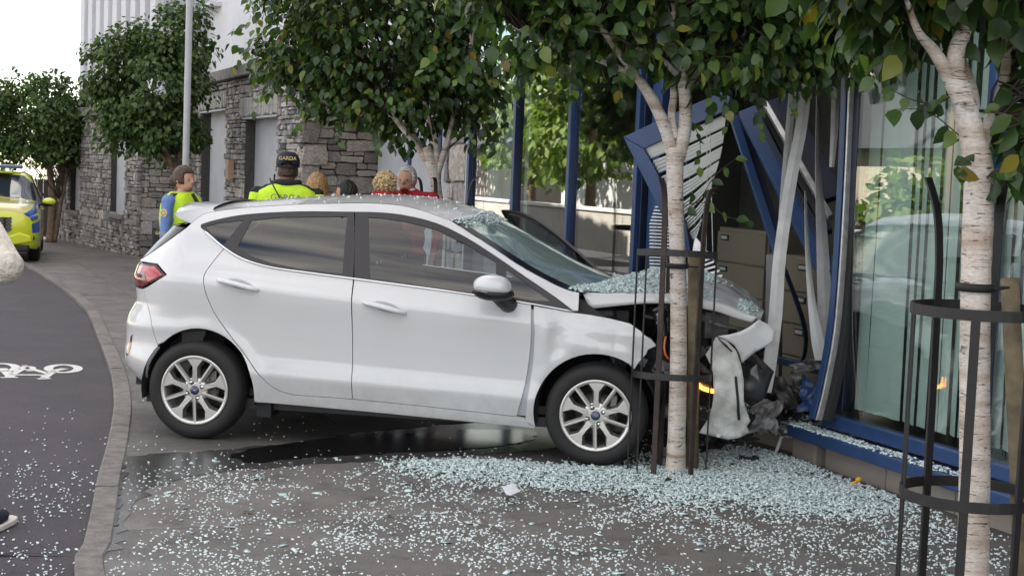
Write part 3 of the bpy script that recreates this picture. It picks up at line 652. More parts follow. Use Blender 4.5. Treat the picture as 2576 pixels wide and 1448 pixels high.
t = empty('venetian_blind', at(1660, 700, 11.2), label='straight white venetian blind section between blue post and birch trunk', cat='blind')
for i in range(26):
    y = 520+i*8.4; b = MB(); a = at(1634+max(0, (560-y)*.35), y, 11.32); c = at(1700, y+3, 11.2); b.bar(a, c, .02, .0015, up=(0, -.6, .8)); kid(b.build('slat', 'blind'), t)
t = empty('venetian_blind', at(1790, 700, 10.5), label='grey crumpled end of blind drooping over the car bonnet', cat='blind')
A2 = smooth_line([at(1748, 600, 10.7), at(1740, 660, 10.6), at(1750, 745, 10.5)], 10); B2 = smooth_line([at(1752, 600, 10.7), at(1785, 640, 10.5), at(1845, 742, 10.3)], 10)
for i in range(0, len(A2)):
    b = MB(); a, c = A2[i], B2[i]; b.bar(a, c+Vector((0, 0, .0)), .024, .0014, up=(0, -.7, .7)); kid(b.build('slat', 'blind_dust_shade'), t)
# fallen beams across the hole
def beam(name, segs, label):
    t = empty(name, at(*segs[0][1]), label=label, cat='window frame')
    for nm, a, c, w_, t_, m in segs: kid(pxbar(MB(), a, c, w_, t_).build(nm, m, None, bevel=.004), t)
    return t
beam('fallen_mullion', [('rail', (1846, 296, 10.3), (1962, 655, 9.95), .055, .07, 'blue_frame'), ('rebate', (1861, 290, 10.33), (1975, 640, 9.99), .045, .06, 'blue_dark')], 'slim blue mullion leaning from the broken frame down to the blind strips')
beam('fallen_transom', [('rail', (1880, 280, 10.15), (2085, 690, 9.45), .125, .08, 'blue_frame'), ('lower_rail', (1902, 292, 10.12), (2078, 640, 9.5), .03, .1, 'blue_dark'), ('groove', (1918, 275, 10.2), (2084, 585, 9.55), .055, .06, 'rubber'),
     ('bead', (1925, 262, 10.1), (2090, 548, 9.5), .035, .07, 'silver_strip'), ('inner_rail', (1960, 250, 10.3), (2098, 500, 9.6), .16, .05, 'blue_dark')], 'wide blue transom with silver bead fallen diagonally across the opening')
b = MB(); b.tube(smooth_line([at(1958, 640, 9.95), at(1990, 720, 9.9), at(2018, 800, 9.9), at(2027, 850, 9.9), at(2022, 895, 9.92), at(2008, 908, 9.95)], 5), .028, 6, flat=.5); setp(b.build('bent_rail', 'blue_dark', None), 'bent blue rail curling down beside the hanging blind strip', 'window frame')
b = MB(); pxbar(b, (1960, 905, 9.9), (2075, 934, 9.4), .05, .05); setp(b.build('broken_sill', 'blue_frame', None, bevel=.005), 'short blue sill piece lying across the debris behind the bumper', 'window frame')
# hanging vertical blind vanes in the opening
def vane(path, label, m='blind'):
    P = []
    for x, y, Y, wpx, tw in path: P.append((at(x-wpx/2, y, Y-tw), at(x+wpx/2, y+1, Y+tw)))
    b = MB(); A_ = smooth_line([p[0] for p in P], 6); B_ = smooth_line([p[1] for p in P], 6)
    for a, c in zip(A_, B_): b.v += [tuple(a), tuple((a+c)/2+Vector((0, -.006, 0))), tuple(c)]
    for i in range(len(A_)-1): b.f += [(i*3, i*3+1, i*3+4, i*3+3), (i*3+1, i*3+2, i*3+5, i*3+4)]
    b.m = [0]*len(b.f); return setp(b.build('blind_vane', m, None, False, solid=.002), label, 'blind strip', 'loose blind strips hanging in the opening')
vane([(2040, -40, 9.35, 34, 0), (2032, 120, 9.33, 30, 0), (2018, 300, 9.3, 30, 0), (1990, 450, 9.25, 31, 0), (1962, 640, 9.2, 32, 0), (1950, 800, 9.2, 34, 0), (1934, 930, 9.2, 33, .01), (1922, 986, 9.2, 36, .01)], 'longest white blind strip, dirty at its square lower end', 'blind_dust_shade')
vane([(2010, 20, 9.45, 20, .01), (2000, 160, 9.43, 19, .01), (1984, 340, 9.4, 18, .01), (1968, 520, 9.38, 15, .01), (1955, 700, 9.36, 10, .01)], 'narrow white blind strip just left of the longest one')
vane([(2026, 480, 9.4, 4, .03), (2031, 620, 9.38, 11, .02), (2040, 740, 9.3, 18, .01), (2056, 850, 9.25, 32, 0), (2068, 905, 9.25, 36, 0)], 'pointed white blind strip widening downwards beside the bent mullion')
vane([(2058, 180, 9.5, 6, .03), (2057, 400, 9.48, 12, .03), (2066, 560, 9.45, 26, .02), (2073, 720, 9.4, 34, .01), (2076, 900, 9.4, 34, 0)], 'shaded grey blind strip against the bent blue mullion', 'blind_dust_shade')  # shade on this strip put into its duller blind colour
vane([(2106, 60, 9.3, 22, 0), (2100, 300, 9.3, 20, 0), (2092, 420, 9.3, 12, 0)], 'short blind strip at the top beside the dark mullion', 'blind_dust_shade')
t = empty('cord_loop', at(1782, 330, 10.7), label='pair of thin blind cords dangling in front of the dark room', cat='cord')
for (x0, x1, x2, y1) in ((1778, 1779, 1776, 640), (1786, 1790, 1794, 660)): kid(MB().tube([at(x0, 330, 10.7), at(x1, 500, 10.7), at(x2, y1, 10.7)], .003, 5).build('cord', 'blind_dust_shade'), t)
# ------------------------------------------------------------------ trees
LT = [(0, 0, 0)]
LV = [(0, 0, 0), (0, .22, .0), (0, .5, .0), (0, .78, -.03), (0, 1, -.10), (-.24, .2, .05), (-.34, .46, .07), (-.20, .77, .02), (.24, .2, .05), (.34, .46, .07), (.20, .77, .02)]
LF = [(0, 1, 5), (1, 2, 6, 5), (2, 3, 7, 6), (3, 4, 7), (0, 8, 1), (1, 8, 9, 2), (2, 9, 10, 3), (3, 10, 4)]
LVA = np.array(LV)
def leaf_mesh(m, k):
    me = bpy.data.meshes.new('leaf'); rr = random.Random(k)
    me.from_pydata([(x*rr.uniform(.85, 1.15), y, z+rr.uniform(-.03, .03)-.12*y*y*k/3) for x, y, z in LV], [], LF); me.materials.append(MAT[m]); me.polygons.foreach_set('use_smooth', [True]*len(LF)); return me
LEAFV = {m: [leaf_mesh(m, k) for k in range(4)] for m in ('leaf', 'leaf_far')}
def frames(dirs, nrm):
    y = dirs/np.linalg.norm(dirs, axis=1, keepdims=True); x = np.cross(y, nrm); x /= np.linalg.norm(x, axis=1, keepdims=True)+1e-9; z = np.cross(x, y); return np.stack([x, y, z], axis=2)
def leaves_mesh(name, pos, Rm, size, m, parent, rnd):
    n = len(pos); sv = LVA[None, :, :]*size[:, None, None]*np.stack([RNG.uniform(.85, 1.15, n), np.ones(n), np.ones(n)], 1)[:, None, :]
    V = np.einsum('nij,nkj->nki', Rm, sv)+pos[:, None, :]; nv = len(LV)
    me = bpy.data.meshes.new(name); fs = [];
    tri = []; cnt = []
    for f in LF: cnt.append(len(f)); tri += f
    tri = np.array(tri); loops = (tri[None, :]+(np.arange(n)*nv)[:, None]).ravel(); cnts = np.tile(cnt, n); starts = np.concatenate([[0], np.cumsum(cnts)[:-1]])
    me.vertices.add(n*nv); me.vertices.foreach_set('co', V.ravel()); me.loops.add(len(loops)); me.loops.foreach_set('vertex_index', loops)
    me.polygons.add(len(cnts)); me.polygons.foreach_set('loop_start', starts); me.polygons.foreach_set('loop_total', cnts); me.polygons.foreach_set('use_smooth', np.ones(len(cnts), bool)); me.update(calc_edges=True)
    a = me.attributes.new('rnd', 'FLOAT', 'FACE'); a.data.foreach_set('value', np.repeat(rnd, len(LF))); me.materials.append(MAT[m])
    return link(name, me, parent)
def crown(parent, org, blobs, n_clump, n_leaf, lsize, m='leaf', single=0, clump_r=.26, seed=1, fork=None, twigs=True, keep=None, shell=.45, twig_r=.006, thin=0.):
    """blobs: list of (centre, radii, weight) in world; leaves gather in clumps near the blobs' surface"""
    rg = np.random.default_rng(seed); P = []; D = []; Cl = []
    wts = np.array([b[2] for b in blobs]); wts = wts/wts.sum()
    for i in range(n_clump):
        c, r, _ = blobs[rg.choice(len(blobs), p=wts)]; v = rg.normal(size=3); v /= np.linalg.norm(v); k = (shell+(1-shell)*rg.random())**.6
        cc = np.array(c)+v*np.array(r)*k; cr = clump_r*rg.uniform(.7, 1.25); Cl.append((cc, v))
        nl = int(n_leaf/n_clump*rg.uniform(.7, 1.3)); q = rg.normal(size=(nl, 3)); q /= np.linalg.norm(q, axis=1, keepdims=True)
        p = cc+q*cr*(rg.random((nl, 1))**.45)*np.array([1.1, 1.1, .8]); P.append(p)
        D.append(q*.35+v*.45+np.array([0, 0, -.75])+rg.normal(size=(nl, 3))*.42)
    P = np.concatenate(P); D = np.concatenate(D)
    if keep is not None: ok = np.array([keep(p) for p in P]); P = P[ok]; D = D[ok]
    if parent.name in LIMBS and thin:
        LP = np.array([tuple(q) for q in LIMBS[parent.name]]); d2 = ((P[:, None, [0, 2]]-LP[None, :, [0, 2]])**2).sum(2); j = d2.argmin(1); ok = ~((np.sqrt(d2.min(1)) < thin) & (P[:, 1] < LP[j, 1]+.05) & (rg.random(len(P)) < .72)); P = P[ok]; D = D[ok]
    cen = np.average([b[0] for b in blobs], axis=0, weights=wts); outw = P-cen; outw /= np.linalg.norm(outw, axis=1, keepdims=True)+1e-6
    Nn = outw*.7+np.array([0, 0, .8])+rg.normal(size=P.shape)*.5
    Rm = frames(D, Nn); S = lsize*rg.uniform(.5, 1.22, len(P)); rnd = rg.random(len(P)); Pl = P-np.array(org)
    idx = np.arange(len(P)); sgl = []
    if single:
        # the leaves that show largest: near the camera and inside the frame
        q = (P-np.array(CO)) @ np.array(CM); u = q[:, 0]/-q[:, 2]*F_PX; v = -q[:, 1]/-q[:, 2]*F_PX
        vis = (abs(u) < 1285) & (abs(v) < 720); sc = np.where(vis, S/np.linalg.norm(P, axis=1)*(1+.35*(P[:, 1] < np.median(P[:, 1]))), 0); sgl = list(np.argsort(-sc)[:single])
        for i in sgl:
            o = link('leaf', LEAFV[m][i % 4], parent); M4 = Matrix(Rm[i].tolist()).to_4x4(); o.matrix_local = Matrix.Translation(Pl[i]) @ M4 @ Matrix.Diagonal((S[i], S[i], S[i], 1))
    msk = np.ones(len(P), bool); msk[sgl] = False
    o = leaves_mesh('crown', Pl[msk], Rm[msk], S[msk], m, parent, rnd[msk]); o['kind'] = 'stuff'
    if twigs and fork is not None:
        b = MB()
        for cc, v in Cl:
            lm = sorted(LIMBS.get(parent.name, fork), key=lambda q: (q-Vector(cc)).length+(.6 if q.z > cc[2]+.1 else 0)); f0 = Vector(lm[rg.integers(0, min(4, len(lm)))])-Vector(org); c2 = Vector(cc)-Vector(org); md = f0.lerp(c2, .5)+Vector((0, 0, .12))+Vector(rg.normal(size=3)*.05)
            b.tube(smooth_line([f0, md, c2, c2+Vector(v)*.15], 3), list(np.linspace(twig_r*1.3, twig_r*.3, 10)), 5)
        b.build('branches', 'twig', parent, True)
    return Cl
LIMBS = {}
def trunk(parent, org, paths, m='birch', n=12, name='trunk'):
    LIMBS[parent.name] = [Vector(p) for pts, _ in paths[1:] for p in smooth_line([Vector(q) for q in pts], 3)[2:]] or [Vector(paths[0][0][-1])]
    for i, (pts, rad) in enumerate(paths):
        P = smooth_line([Vector(p)-Vector(org) for p in pts], 6); rr = list(np.interp(np.linspace(0, 1, len(P)), np.linspace(0, 1, len(rad)), rad))
        if i == 0: rr[0] *= 1.35; rr[1] *= 1.12
        rr = [r*(1+.05*noise.noise(Vector((k*.7, i, 3)))) for k, r in enumerate(rr)]
        MB().tube(P, rr, n).build(name if i == 0 else 'limb', m, parent, True)
# --- birch in front of the crash
B1 = Vector((1.02, 8.61, 0)); f1 = lambda x, y, Y=8.61: at(x, y, Y)
T1 = empty('birch_tree', B1, label='white barked birch in front of the crashed car bonnet', cat='tree', group='birch trees along the footpath')
trunk(T1, B1, [([f1(1699, 1196), f1(1702, 1100), f1(1707, 900), f1(1706, 700), f1(1700, 520), f1(1698, 420), f1(1702, 372)], [.062, .054, .050, .048, .046, .050, .055]),
   ([f1(1694, 400), f1(1672, 320), f1(1640, 250), f1(1600, 190), f1(1540, 110, 8.5), f1(1480, 20, 8.4)], [.034, .036, .034, .026, .02, .012]),
   ([f1(1706, 400), f1(1722, 330), f1(1724, 260), f1(1716, 190), f1(1700, 110), f1(1690, 0), f1(1700, -140)], [.040, .040, .036, .032, .026, .022, .015]),
   ([f1(1698, 350), f1(1690, 290, 8.66), f1(1695, 220, 8.7), f1(1670, 130, 8.8), f1(1640, 0, 8.9)], [.022, .024, .022, .018, .012]),
   ([f1(1716, 200), f1(1690, 175, 8.55), f1(1665, 150, 8.5), f1(1600, 120, 8.4)], [.02, .018, .014, .01]),
   ([f1(1718, 230), f1(1780, 160, 8.8), f1(1860, 90, 8.9), f1(1960, 20, 9.0)], [.02, .018, .014, .01]),
   ([f1(1600, 190), f1(1480, 140, 8.7), f1(1380, 110, 8.8), f1(1280, 60, 8.8)], [.02, .018, .013, .008])])
k1 = lambda p: True
cl = crown(T1, B1, [((.25, 8.6, 2.85), (.75, .6, .45), 2.4), ((1.25, 8.6, 2.90), (.80, .65, .55), 3.2), ((.75, 8.5, 3.45), (1.3, .95, .7), 3.4), ((-.25, 8.7, 3.0), (.5, .5, .38), 1.3), ((1.8, 8.7, 2.9), (.36, .45, .42), 1.2), ((1.3, 8.5, 2.50), (.50, .42, .22), 1.5), ((.40, 8.6, 2.52), (.6, .4, .20), 1.3), ((1.85, 8.6, 2.6), (.25, .3, .25), .6)],
      230, 11600, .094, single=300, seed=3, fork=[f1(1640, 250), f1(1716, 190), f1(1700, 110), f1(1540, 110, 8.5), f1(1860, 90, 8.9)], clump_r=.21, shell=.2, thin=.10)
def sprig(parent, org, pts, n, ls, seed, sz=.0035):
    rg = np.random.default_rng(seed); P = smooth_line(pts, 8); MB().tube([p-Vector(org) for p in P], list(np.linspace(sz, sz*.3, len(P))), 5).build('twig', 'twig', parent)
    for i in range(n):
        k = int((i+1)/n*(len(P)-1)); p = P[k]-Vector(org); t_ = (P[k]-P[k-1]).normalized(); sd = Vector(rg.normal(size=3)*.5)
        d_ = (t_*.5+sd+Vector((0, 0, -.45))).normalized(); nn = Vector((rg.normal()*.4, -.8, .6)); x_ = d_.cross(nn).normalized(); z_ = x_.cross(d_); M3 = Matrix((x_, d_, z_)).transposed()
        o = link('leaf', LEAFV['leaf'][i % 4], parent); s_ = ls*rg.uniform(.7, 1.15); o.matrix_local = Matrix.Translation(p) @ M3.to_4x4() @ Matrix.Diagonal((s_, s_, s_, 1))
sprig(T1, B1, [f1(1710, 540), f1(1760, 500, 8.5), f1(1800, 440, 8.45), f1(1850, 400, 8.4)], 5, .085, 2); sprig(T1, B1, [f1(1712, 520), f1(1770, 510, 8.5), f1(1830, 545, 8.45), f1(1880, 555, 8.4)], 5, .085, 4); sprig(T1, B1, [f1(1735, 300), f1(1760, 350), f1(1758, 420)], 7, .06, 6)
for k, (x, y, x2, y2) in enumerate([(1100, 100, 1060, 190), (1200, 120, 1150, 200), (1330, 150, 1300, 230), (1420, 160, 1440, 240), (1530, 170, 1560, 260), (1800, 190, 1830, 320), (1880, 200, 1910, 330), (1960, 180, 2000, 290), (2050, 120, 2090, 230), (2100, 90, 2150, 190), (1630, 130, 1600, 60), (1760, 200, 1790, 290)]):
    sprig(T1, B1, [f1(x, y-60), f1((x+x2)/2+10, (y+y2)/2-30, 8.4), f1(x2, y2, 8.35)], 10, .075, 90+k)
# --- birch at the right edge, nearest the camera
B2 = Vector((1.69, 5.2, 0)); f2 = lambda x, y, Y=5.2: at(x, y, Y)
T2 = empty('birch_tree', B2, label='nearest birch at the right edge with peeling white bark', cat='tree', group='birch trees along the footpath')
p0_ = f2(2446, 1500); p0_.z = 0; p0_.y = 5.2
trunk(T2, B2, [([Vector((p0_.x+.02, 5.2, 0)), f2(2448, 1440), f2(2452, 1150), f2(2452, 900), f2(2455, 700), f2(2460, 560), f2(2462, 430), f2(2440, 320), f2(2412, 215)], [.062, .057, .055, .054, .053, .055, .053, .045, .040]),
   ([f2(2418, 250), f2(2405, 175), f2(2408, 120), f2(2432, 60), f2(2440, -20), f2(2450, -150)], [.036, .032, .030, .024, .022, .018]),
   ([f2(2430, 290), f2(2385, 190), f2(2350, 130), f2(2310, 80, 5.15), f2(2280, 0, 5.1)], [.028, .026, .022, .014, .008]),
   ([f2(2462, 420), f2(2490, 300, 5.3), f2(2520, 230, 5.35), f2(2540, 100, 5.4), f2(2560, -60, 5.5)], [.022, .022, .02, .018, .014]),
   ([f2(2448, 320), f2(2452, 250, 5.3), f2(2420, 150, 5.4), f2(2360, 60, 5.5)], [.018, .018, .015, .01])])
cl2 = crown(T2, B2, [((1.75, 5.25, 2.55), (.85, .55, .36), 3.6), ((1.35, 5.3, 2.48), (.4, .4, .22), 1.5), ((2.15, 5.25, 2.15), (.30, .4, .42), 2.4), ((1.25, 5.2, 2.5), (.3, .4, .2), .8), ((1.9, 5.2, 2.0), (.16, .3, .2), .6)], 120, 3600, .095, single=280, seed=8,
      fork=[f2(2412, 215), f2(2432, 60), f2(2350, 130), f2(2520, 230, 5.35)], clump_r=.18, shell=.2, twig_r=.005, thin=.08)
sprig(T2, B2, [f2(2400, 240), f2(2330, 260), f2(2250, 230), f2(2180, 180)], 9, .075, 12); sprig(T2, B2, [f2(2450, 380), f2(2400, 330), f2(2330, 280), f2(2250, 275)], 9, .075, 13); sprig(T2, B2, [f2(2470, 470), f2(2500, 430, 5.1), f2(2540, 440, 5.05), f2(2570, 470, 5.05)], 9, .09, 14); sprig(T2, B2, [f2(2455, 420), f2(2420, 400, 5.1), f2(2400, 440, 5.05)], 4, .085, 15)
# --- birch further along, behind the car
B3 = Vector((-.70, 13.0, gz(13))); f3 = lambda x, y, Y=13.0: at(x, y, Y)
T3 = empty('birch_tree', B3, label='bushy birch with dark dense crown rising behind the white car roof', cat='tree', group='birch trees along the footpath')
trunk(T3, B3, [([B3, f3(1101, 560), f3(1098, 480), f3(1088, 420), f3(1072, 370)], [.058, .050, .048, .052, .040]),
   ([f3(1085, 430), f3(1050, 370), f3(1010, 320), f3(970, 270)], [.026, .026, .022, .015]), ([f3(1092, 440), f3(1098, 380), f3(1090, 330), f3(1060, 230)], [.03, .026, .022, .015]), ([f3(1095, 450), f3(1112, 400), f3(1130, 340), f3(1150, 250)], [.035, .03, .025, .015]), ([f3(1075, 400), f3(1040, 340, 13.2), f3(990, 290, 13.3)], [.025, .025, .015])])
crown(T3, B3, [((-1.22, 13.0, 3.0), (1.15, .9, .8), 4), ((-1.6, 13.0, 3.3), (.8, .7, .6), 1.4), ((-1.1, 13.0, 2.38), (.75, .7, .35), 1.6), ((-1.95, 13.0, 2.85), (.45, .5, .5), .9), ((-.55, 13.0, 2.75), (.5, .6, .6), 1.4), ((-.8, 12.9, 3.9), (1.0, .9, .6), 1.3), ((-.25, 13, 2.35), (.2, .3, .3), .3)],
      190, 11000, .090, single=220, seed=21, fork=[f3(1072, 370), f3(1010, 320), f3(1090, 330), f3(1130, 340)], clump_r=.24, shell=.3, thin=.08)
sprig(T3, B3, [f3(1180, 300), f3(1230, 330, 12.9), f3(1245, 385, 12.9)], 9, .08, 31); sprig(T3, B3, [f3(800, 130), f3(700, 60, 12.9), f3(620, 10, 12.9)], 12, .08, 32); sprig(T3, B3, [f3(780, 160), f3(680, 130, 12.9), f3(600, 120, 12.8)], 10, .08, 33)
for k, (x, y, x2, y2) in enumerate([(700, 200, 640, 280), (780, 260, 740, 330), (860, 300, 850, 360), (960, 320, 950, 380), (1200, 250, 1260, 330), (1220, 180, 1290, 230), (1170, 300, 1190, 370), (660, 120, 590, 170)]):
    sprig(T3, B3, [f3(x, y-40), f3((x+x2)/2, (y+y2)/2-15, 12.4), f3(x2, y2, 12.3)], 9, .075, 130+k)
# --- two trees further down the street
B4 = Vector((-5.72, 25.5, gz(25.5)))
T4 = empty('street_tree', B4, label='leafy round-headed tree in front of the far stone building', cat='tree')
trunk(T4, B4, [([B4, B4+Vector((-.05, 0, 1.0)), B4+Vector((-.2, 0, 1.9))], [.08, .07, .06])]+[([B4+Vector((-.18, 0, 1.7)), B4+Vector((dx*.5-.3, dy, 2.3)), B4+Vector((dx-.55, dy, 3.3))], [.04, .03, .015]) for dx, dy in ((-.6, .1), (-.15, -.2), (.4, .1), (.1, .3))], 'bark')
crown(T4, B4, [((-6.4, 25.5, 3.0), (.95, .9, 1.1), 3), ((-6.3, 25.5, 2.25), (.95, .85, .5), 1.5), ((-7.0, 25.5, 3.3), (.5, .5, .6), .8), ((-5.75, 25.5, 3.8), (.5, .5, .6), .8)], 170, 12500, .105, 'leaf_far', seed=41, fork=[B4+Vector((0, 0, 1.7))], clump_r=.26, shell=.4)
B5 = Vector((-11.2, 35.5, gz(35.5)))
T5 = empty('street_tree', B5, label='dark tree beyond the police car at the left edge', cat='tree')
trunk(T5, B5, [([B5, B5+Vector((.03, 0, 1.0)), B5+Vector((-.05, 0, 1.9))], [.10, .09, .07]), ([B5+Vector((.1, 0, 0)), B5+Vector((.25, 0, 1.0)), B5+Vector((.4, 0, 1.8))], [.06, .05, .05])], 'bark')
crown(T5, B5, [((-11.5, 35.5, 2.6), (1.3, 1.0, 1.05), 3), ((-10.75, 35.5, 2.35), (.75, .8, .85), 1.5), ((-12.6, 35.6, 2.4), (.8, .8, .9), 1)], 160, 11500, .12, 'leaf_far', seed=51, fork=[B5+Vector((0, 0, 1.7))], clump_r=.32, shell=.4)
# ------------------------------------------------------------------ tree guards
def guard(base, rad, z1, z2, bars, rods, label, ztop=1.76, tilt=(0, 0)):
    t = empty('tree_guard', base, label=label, cat='tree guard', group='black iron tree guards')
    for z in (z1, z2):
        b = MB(); n = 40
        b.lathe([(rad-.004, -.019), (rad+.004, -.019), (rad+.004, .019), (rad-.004, .019)], n, 0, Matrix.Translation((0, 0, z)) @ Matrix.Rotation(tilt[0], 4, 'Y') @ Matrix.Rotation(tilt[1], 4, 'X'), closed=True); b.build('ring', 'iron', t)
    for ang, zt in bars:
        c, s_ = cos(ang), sin(ang); P = [Vector((c*rad*.96, s_*rad*.96, -.05)), Vector((c*rad*.97, s_*rad*.97, .7)), Vector((c*rad*1.0, s_*rad, 1.30))]
        if zt > 1.4: P += [Vector((c*rad*1.03, s_*rad*1.03, 1.5)), Vector((c*rad*1.15, s_*rad*1.15, 1.66)), Vector((c*rad*1.42, s_*rad*1.42, zt))]
        b = MB(); Q = smooth_line(P, 5); rv = Vector((c, s_, 0)); tv = Vector((-s_, c, 0))
        for p in Q:
            for i, j in ((-1, -1), (1, -1), (1, 1), (-1, 1)): b.v.append(tuple(p+tv*i*.016+rv*j*.006))
        for i in range(len(Q)-1):
            for k in range(4): b.f.append((i*4+k, i*4+(k+1) % 4, i*4+4+(k+1) % 4, i*4+4+k))
        m_ = len(Q)-1; b.f += [(3, 2, 1, 0), tuple(m_*4+k for k in range(4))]; b.m = [0]*len(b.f); b.build('bar', 'rust_iron' if len(bars) < 4 else 'iron', t, bevel=.002)
    for ang in rods: MB().tube([(cos(ang)*rad, sin(ang)*rad, -.03), (cos(ang)*rad, sin(ang)*rad, z2+.02)], .0055, 6).build('rod', 'iron', t)
    return t
guard(B1+Vector((-.06, 0, 0)), .232, .585, 1.30, [(R(244), 1.74), (R(302), 1.70), (R(95), 1.2)], [R(178), R(2), R(215), R(40)], 'black tree guard round the birch beside the car wheel', tilt=(R(.5), R(-4)))
guard(Vector((1.66, 5.2, 0)), .235, .655, 1.315, [(R(250), 1.2), (R(112), 1.78), (R(300), 1.78), (R(62), 1.78)], [R(185), R(150), R(5)], 'black tree guard round the nearest birch at the right edge')
guard(B3+Vector((.05, 0, 0)), .235, .62, 1.30, [(R(20), 1.72), (R(140), 1.7), (R(260), 1.7)], [R(80)], 'black tree guard behind the car roof below the bushy birch')
def tie(org, z, p1, p2, label):
    b = MB(); a = Vector(p1); c = Vector(p2); P = []
    for k in range(24): an = 2*pi*k/24; P.append(a+Vector((cos(an)*.06, sin(an)*.06, 0)))
    P.append(P[0]); b.tube(P, .012, 6, flat=1.4); b.bar(a+Vector((.05, -.055, 0)), c, .03, .008); return setp(b.build('tree_tie', 'rubber', None, True), label, 'tree tie')
def stake(p, top, r, label):
    b = MB(); b.tube([p, Vector(p).lerp(Vector(top), .5)+Vector((.004, 0, 0)), top], [r*1.02, r, r*.97], 14); return setp(b.build('tree_stake', 'stake', None, True), label, 'stake')
s1 = f1(1742, 1180, 8.72); s1.z = -.02; stake(s1, f1(1745, 645, 8.70), .036, 'round wooden stake beside the birch in front of the car')
tie(B1, 0, f1(1703, 668), f1(1770, 672, 8.66), 'black rubber tie fixing the birch in front of the car to its stake')
s2 = f2(2596, 1440, 5.35); s2.z = 0; stake(s2, f2(2540, 700, 5.35), .034, 'leaning wooden stake behind the nearest birch at right')
tie(B2, 0, f2(2454, 722), f2(2530, 722, 5.3), 'black rubber tie strapped round the nearest birch')
# ------------------------------------------------------------------ the white hatchback; car space: x forward from the rear axle, y to its left, z up
CAR_O = Vector((-1.8276, 9.901, 0)); CAR_YAW = R(-8.217); WB = 2.503
CAR = empty('hatchback_car', CAR_O, CAR_YAW, label='white hatchback with crumpled front driven into the shop window', cat='car')
CARM = Matrix.Translation(CAR_O) @ Matrix.Rotation(CAR_YAW, 4, 'Z'); CARI = CARM.inverted()
XC, BB, TB = -.10, .45, .185
def zbl(x): return 1.12-.075*x
_zn = np.array([0, .15, .2, .245, .30, .36, .40, .43, .50, .60, .72, .83, .885, .93, .965, 1.0, 1.1]); _yn = np.array([.74, .775, .80, .820, .836, .854, .866, .862, .842, .845, .855, .869, .872, .852, .832, .815, .775])
_zt = np.linspace(0, 1.1, 441); _yt = np.interp(_zt, _zn, _yn); _k = np.exp(-.5*(np.arange(-12, 13)/3.6)**2); _k /= _k.sum(); _yt = np.convolve(np.pad(_yt, 12, mode='edge'), _k, mode='valid')
_az = [.2, .293, .338, .394, .486, .672, .742, .831, .913, .98, 1.079, 1.2, 1.31, 1.42]; _aa = [.30, .344, .44, .491, .513, .507, .485, .432, .437, .448, .425, .33, .22, .15]
def hw(x, z):
    zb = zbl(x); q = z-zb
    lo = float(np.interp(z/zb, _zt, _yt)); hi = .815-.40*q-.25*q*q
    k = min(1, max(0, (q+.02)/.04)); y = lo*(1-k)+hi*k
    for cx in (.015, 2.503):
        r = math.hypot(x-cx, z-.31); y += .013*math.exp(-((r-.395)/.045)**2)
    if x > 2.4: y -= .16*((x-2.4)/.9)**2
    return y
DENT = [False]
def S(u, z, off=0., side=-1):
    if u >= XC: x = u; y = hw(x, z)
    else:
        a = float(np.interp(z, _az, _aa)); h = hw(XC, z); ph = (XC-u)/.5
        if ph <= pi/2: x = XC-a*sin(ph); y = h-BB*(1-cos(ph))
        else: e = min(1, (ph-pi/2)*.5/.42); x = XC-a-.05*(1-(1-e)**2); y = (h-BB)*(1-e)
    if DENT[0] and x > 2.08:
        k = min(1, (x-2.08)/.12); d = noise.noise(Vector((x*5.0, z*4.2, 1.7)))
        f = noise.noise(Vector((x*9+z*6, z*9-x*3, 5.1)))
        y += k*(.011*d+.007*abs(f)*min(1, max(0, 1-abs(z-.72)/.25))+.022*math.exp(-((x-2.17)/.05)**2-((z-.72)/.13)**2)-.02*math.exp(-((x-2.27)/.05)**2-((z-.80)/.09)**2)+.016*math.exp(-((x-2.36)/.06)**2-((z-.74)/.05)**2))
        if x > 2.6: y += .05*(x-2.6)/.25*(.5-abs(z-.8))
    return Vector((x, side*(y+off), z))
def SN(u, z, side=-1):
    e = .004; a = S(u+e, z, 0, side)-S(u-e, z, 0, side); c = S(u, z+e, 0, side)-S(u, z-e, 0, side); n = a.cross(c)*(1 if side < 0 else -1)
    return n.normalized()
def U(xa, z):
    if xa >= XC: return xa
    a = float(np.interp(z, _az, _aa)); pm = math.atan2(a, TB); lo, hi = 0, pm
    g = lambda p: XC-a*sin(p)+TB*(1-cos(p))
    if g(pm) > xa: return XC-pm*.5
    for _ in range(30):
        m = (lo+hi)/2
        if g(m) > xa: lo = m
        else: hi = m
    return XC-lo*.5
UEND = XC-.785-.42
def inpoly(p, poly):
    x, y = p; c = False; n = len(poly); j = n-1
    for i in range(n):
        xi, yi = poly[i]; xj, yj = poly[j]
        if (yi > y) != (yj > y) and x < (xj-xi)*(y-yi)/(yj-yi)+xi: c = not c
        j = i
    return c
def resample(poly, step, closed=True):
    out = []; n = len(poly)
    for i in range(n if closed else n-1):
        a = Vector(poly[i]); b_ = Vector(poly[(i+1) % n]); k = max(1, int(math.ceil((b_-a).length/step)))
        for q in range(k): out.append(tuple(a.lerp(b_, q/k)))
    return out
def area(p): return .5*sum(p[i][0]*p[(i+1) % len(p)][1]-p[(i+1) % len(p)][0]*p[i][1] for i in range(len(p)))
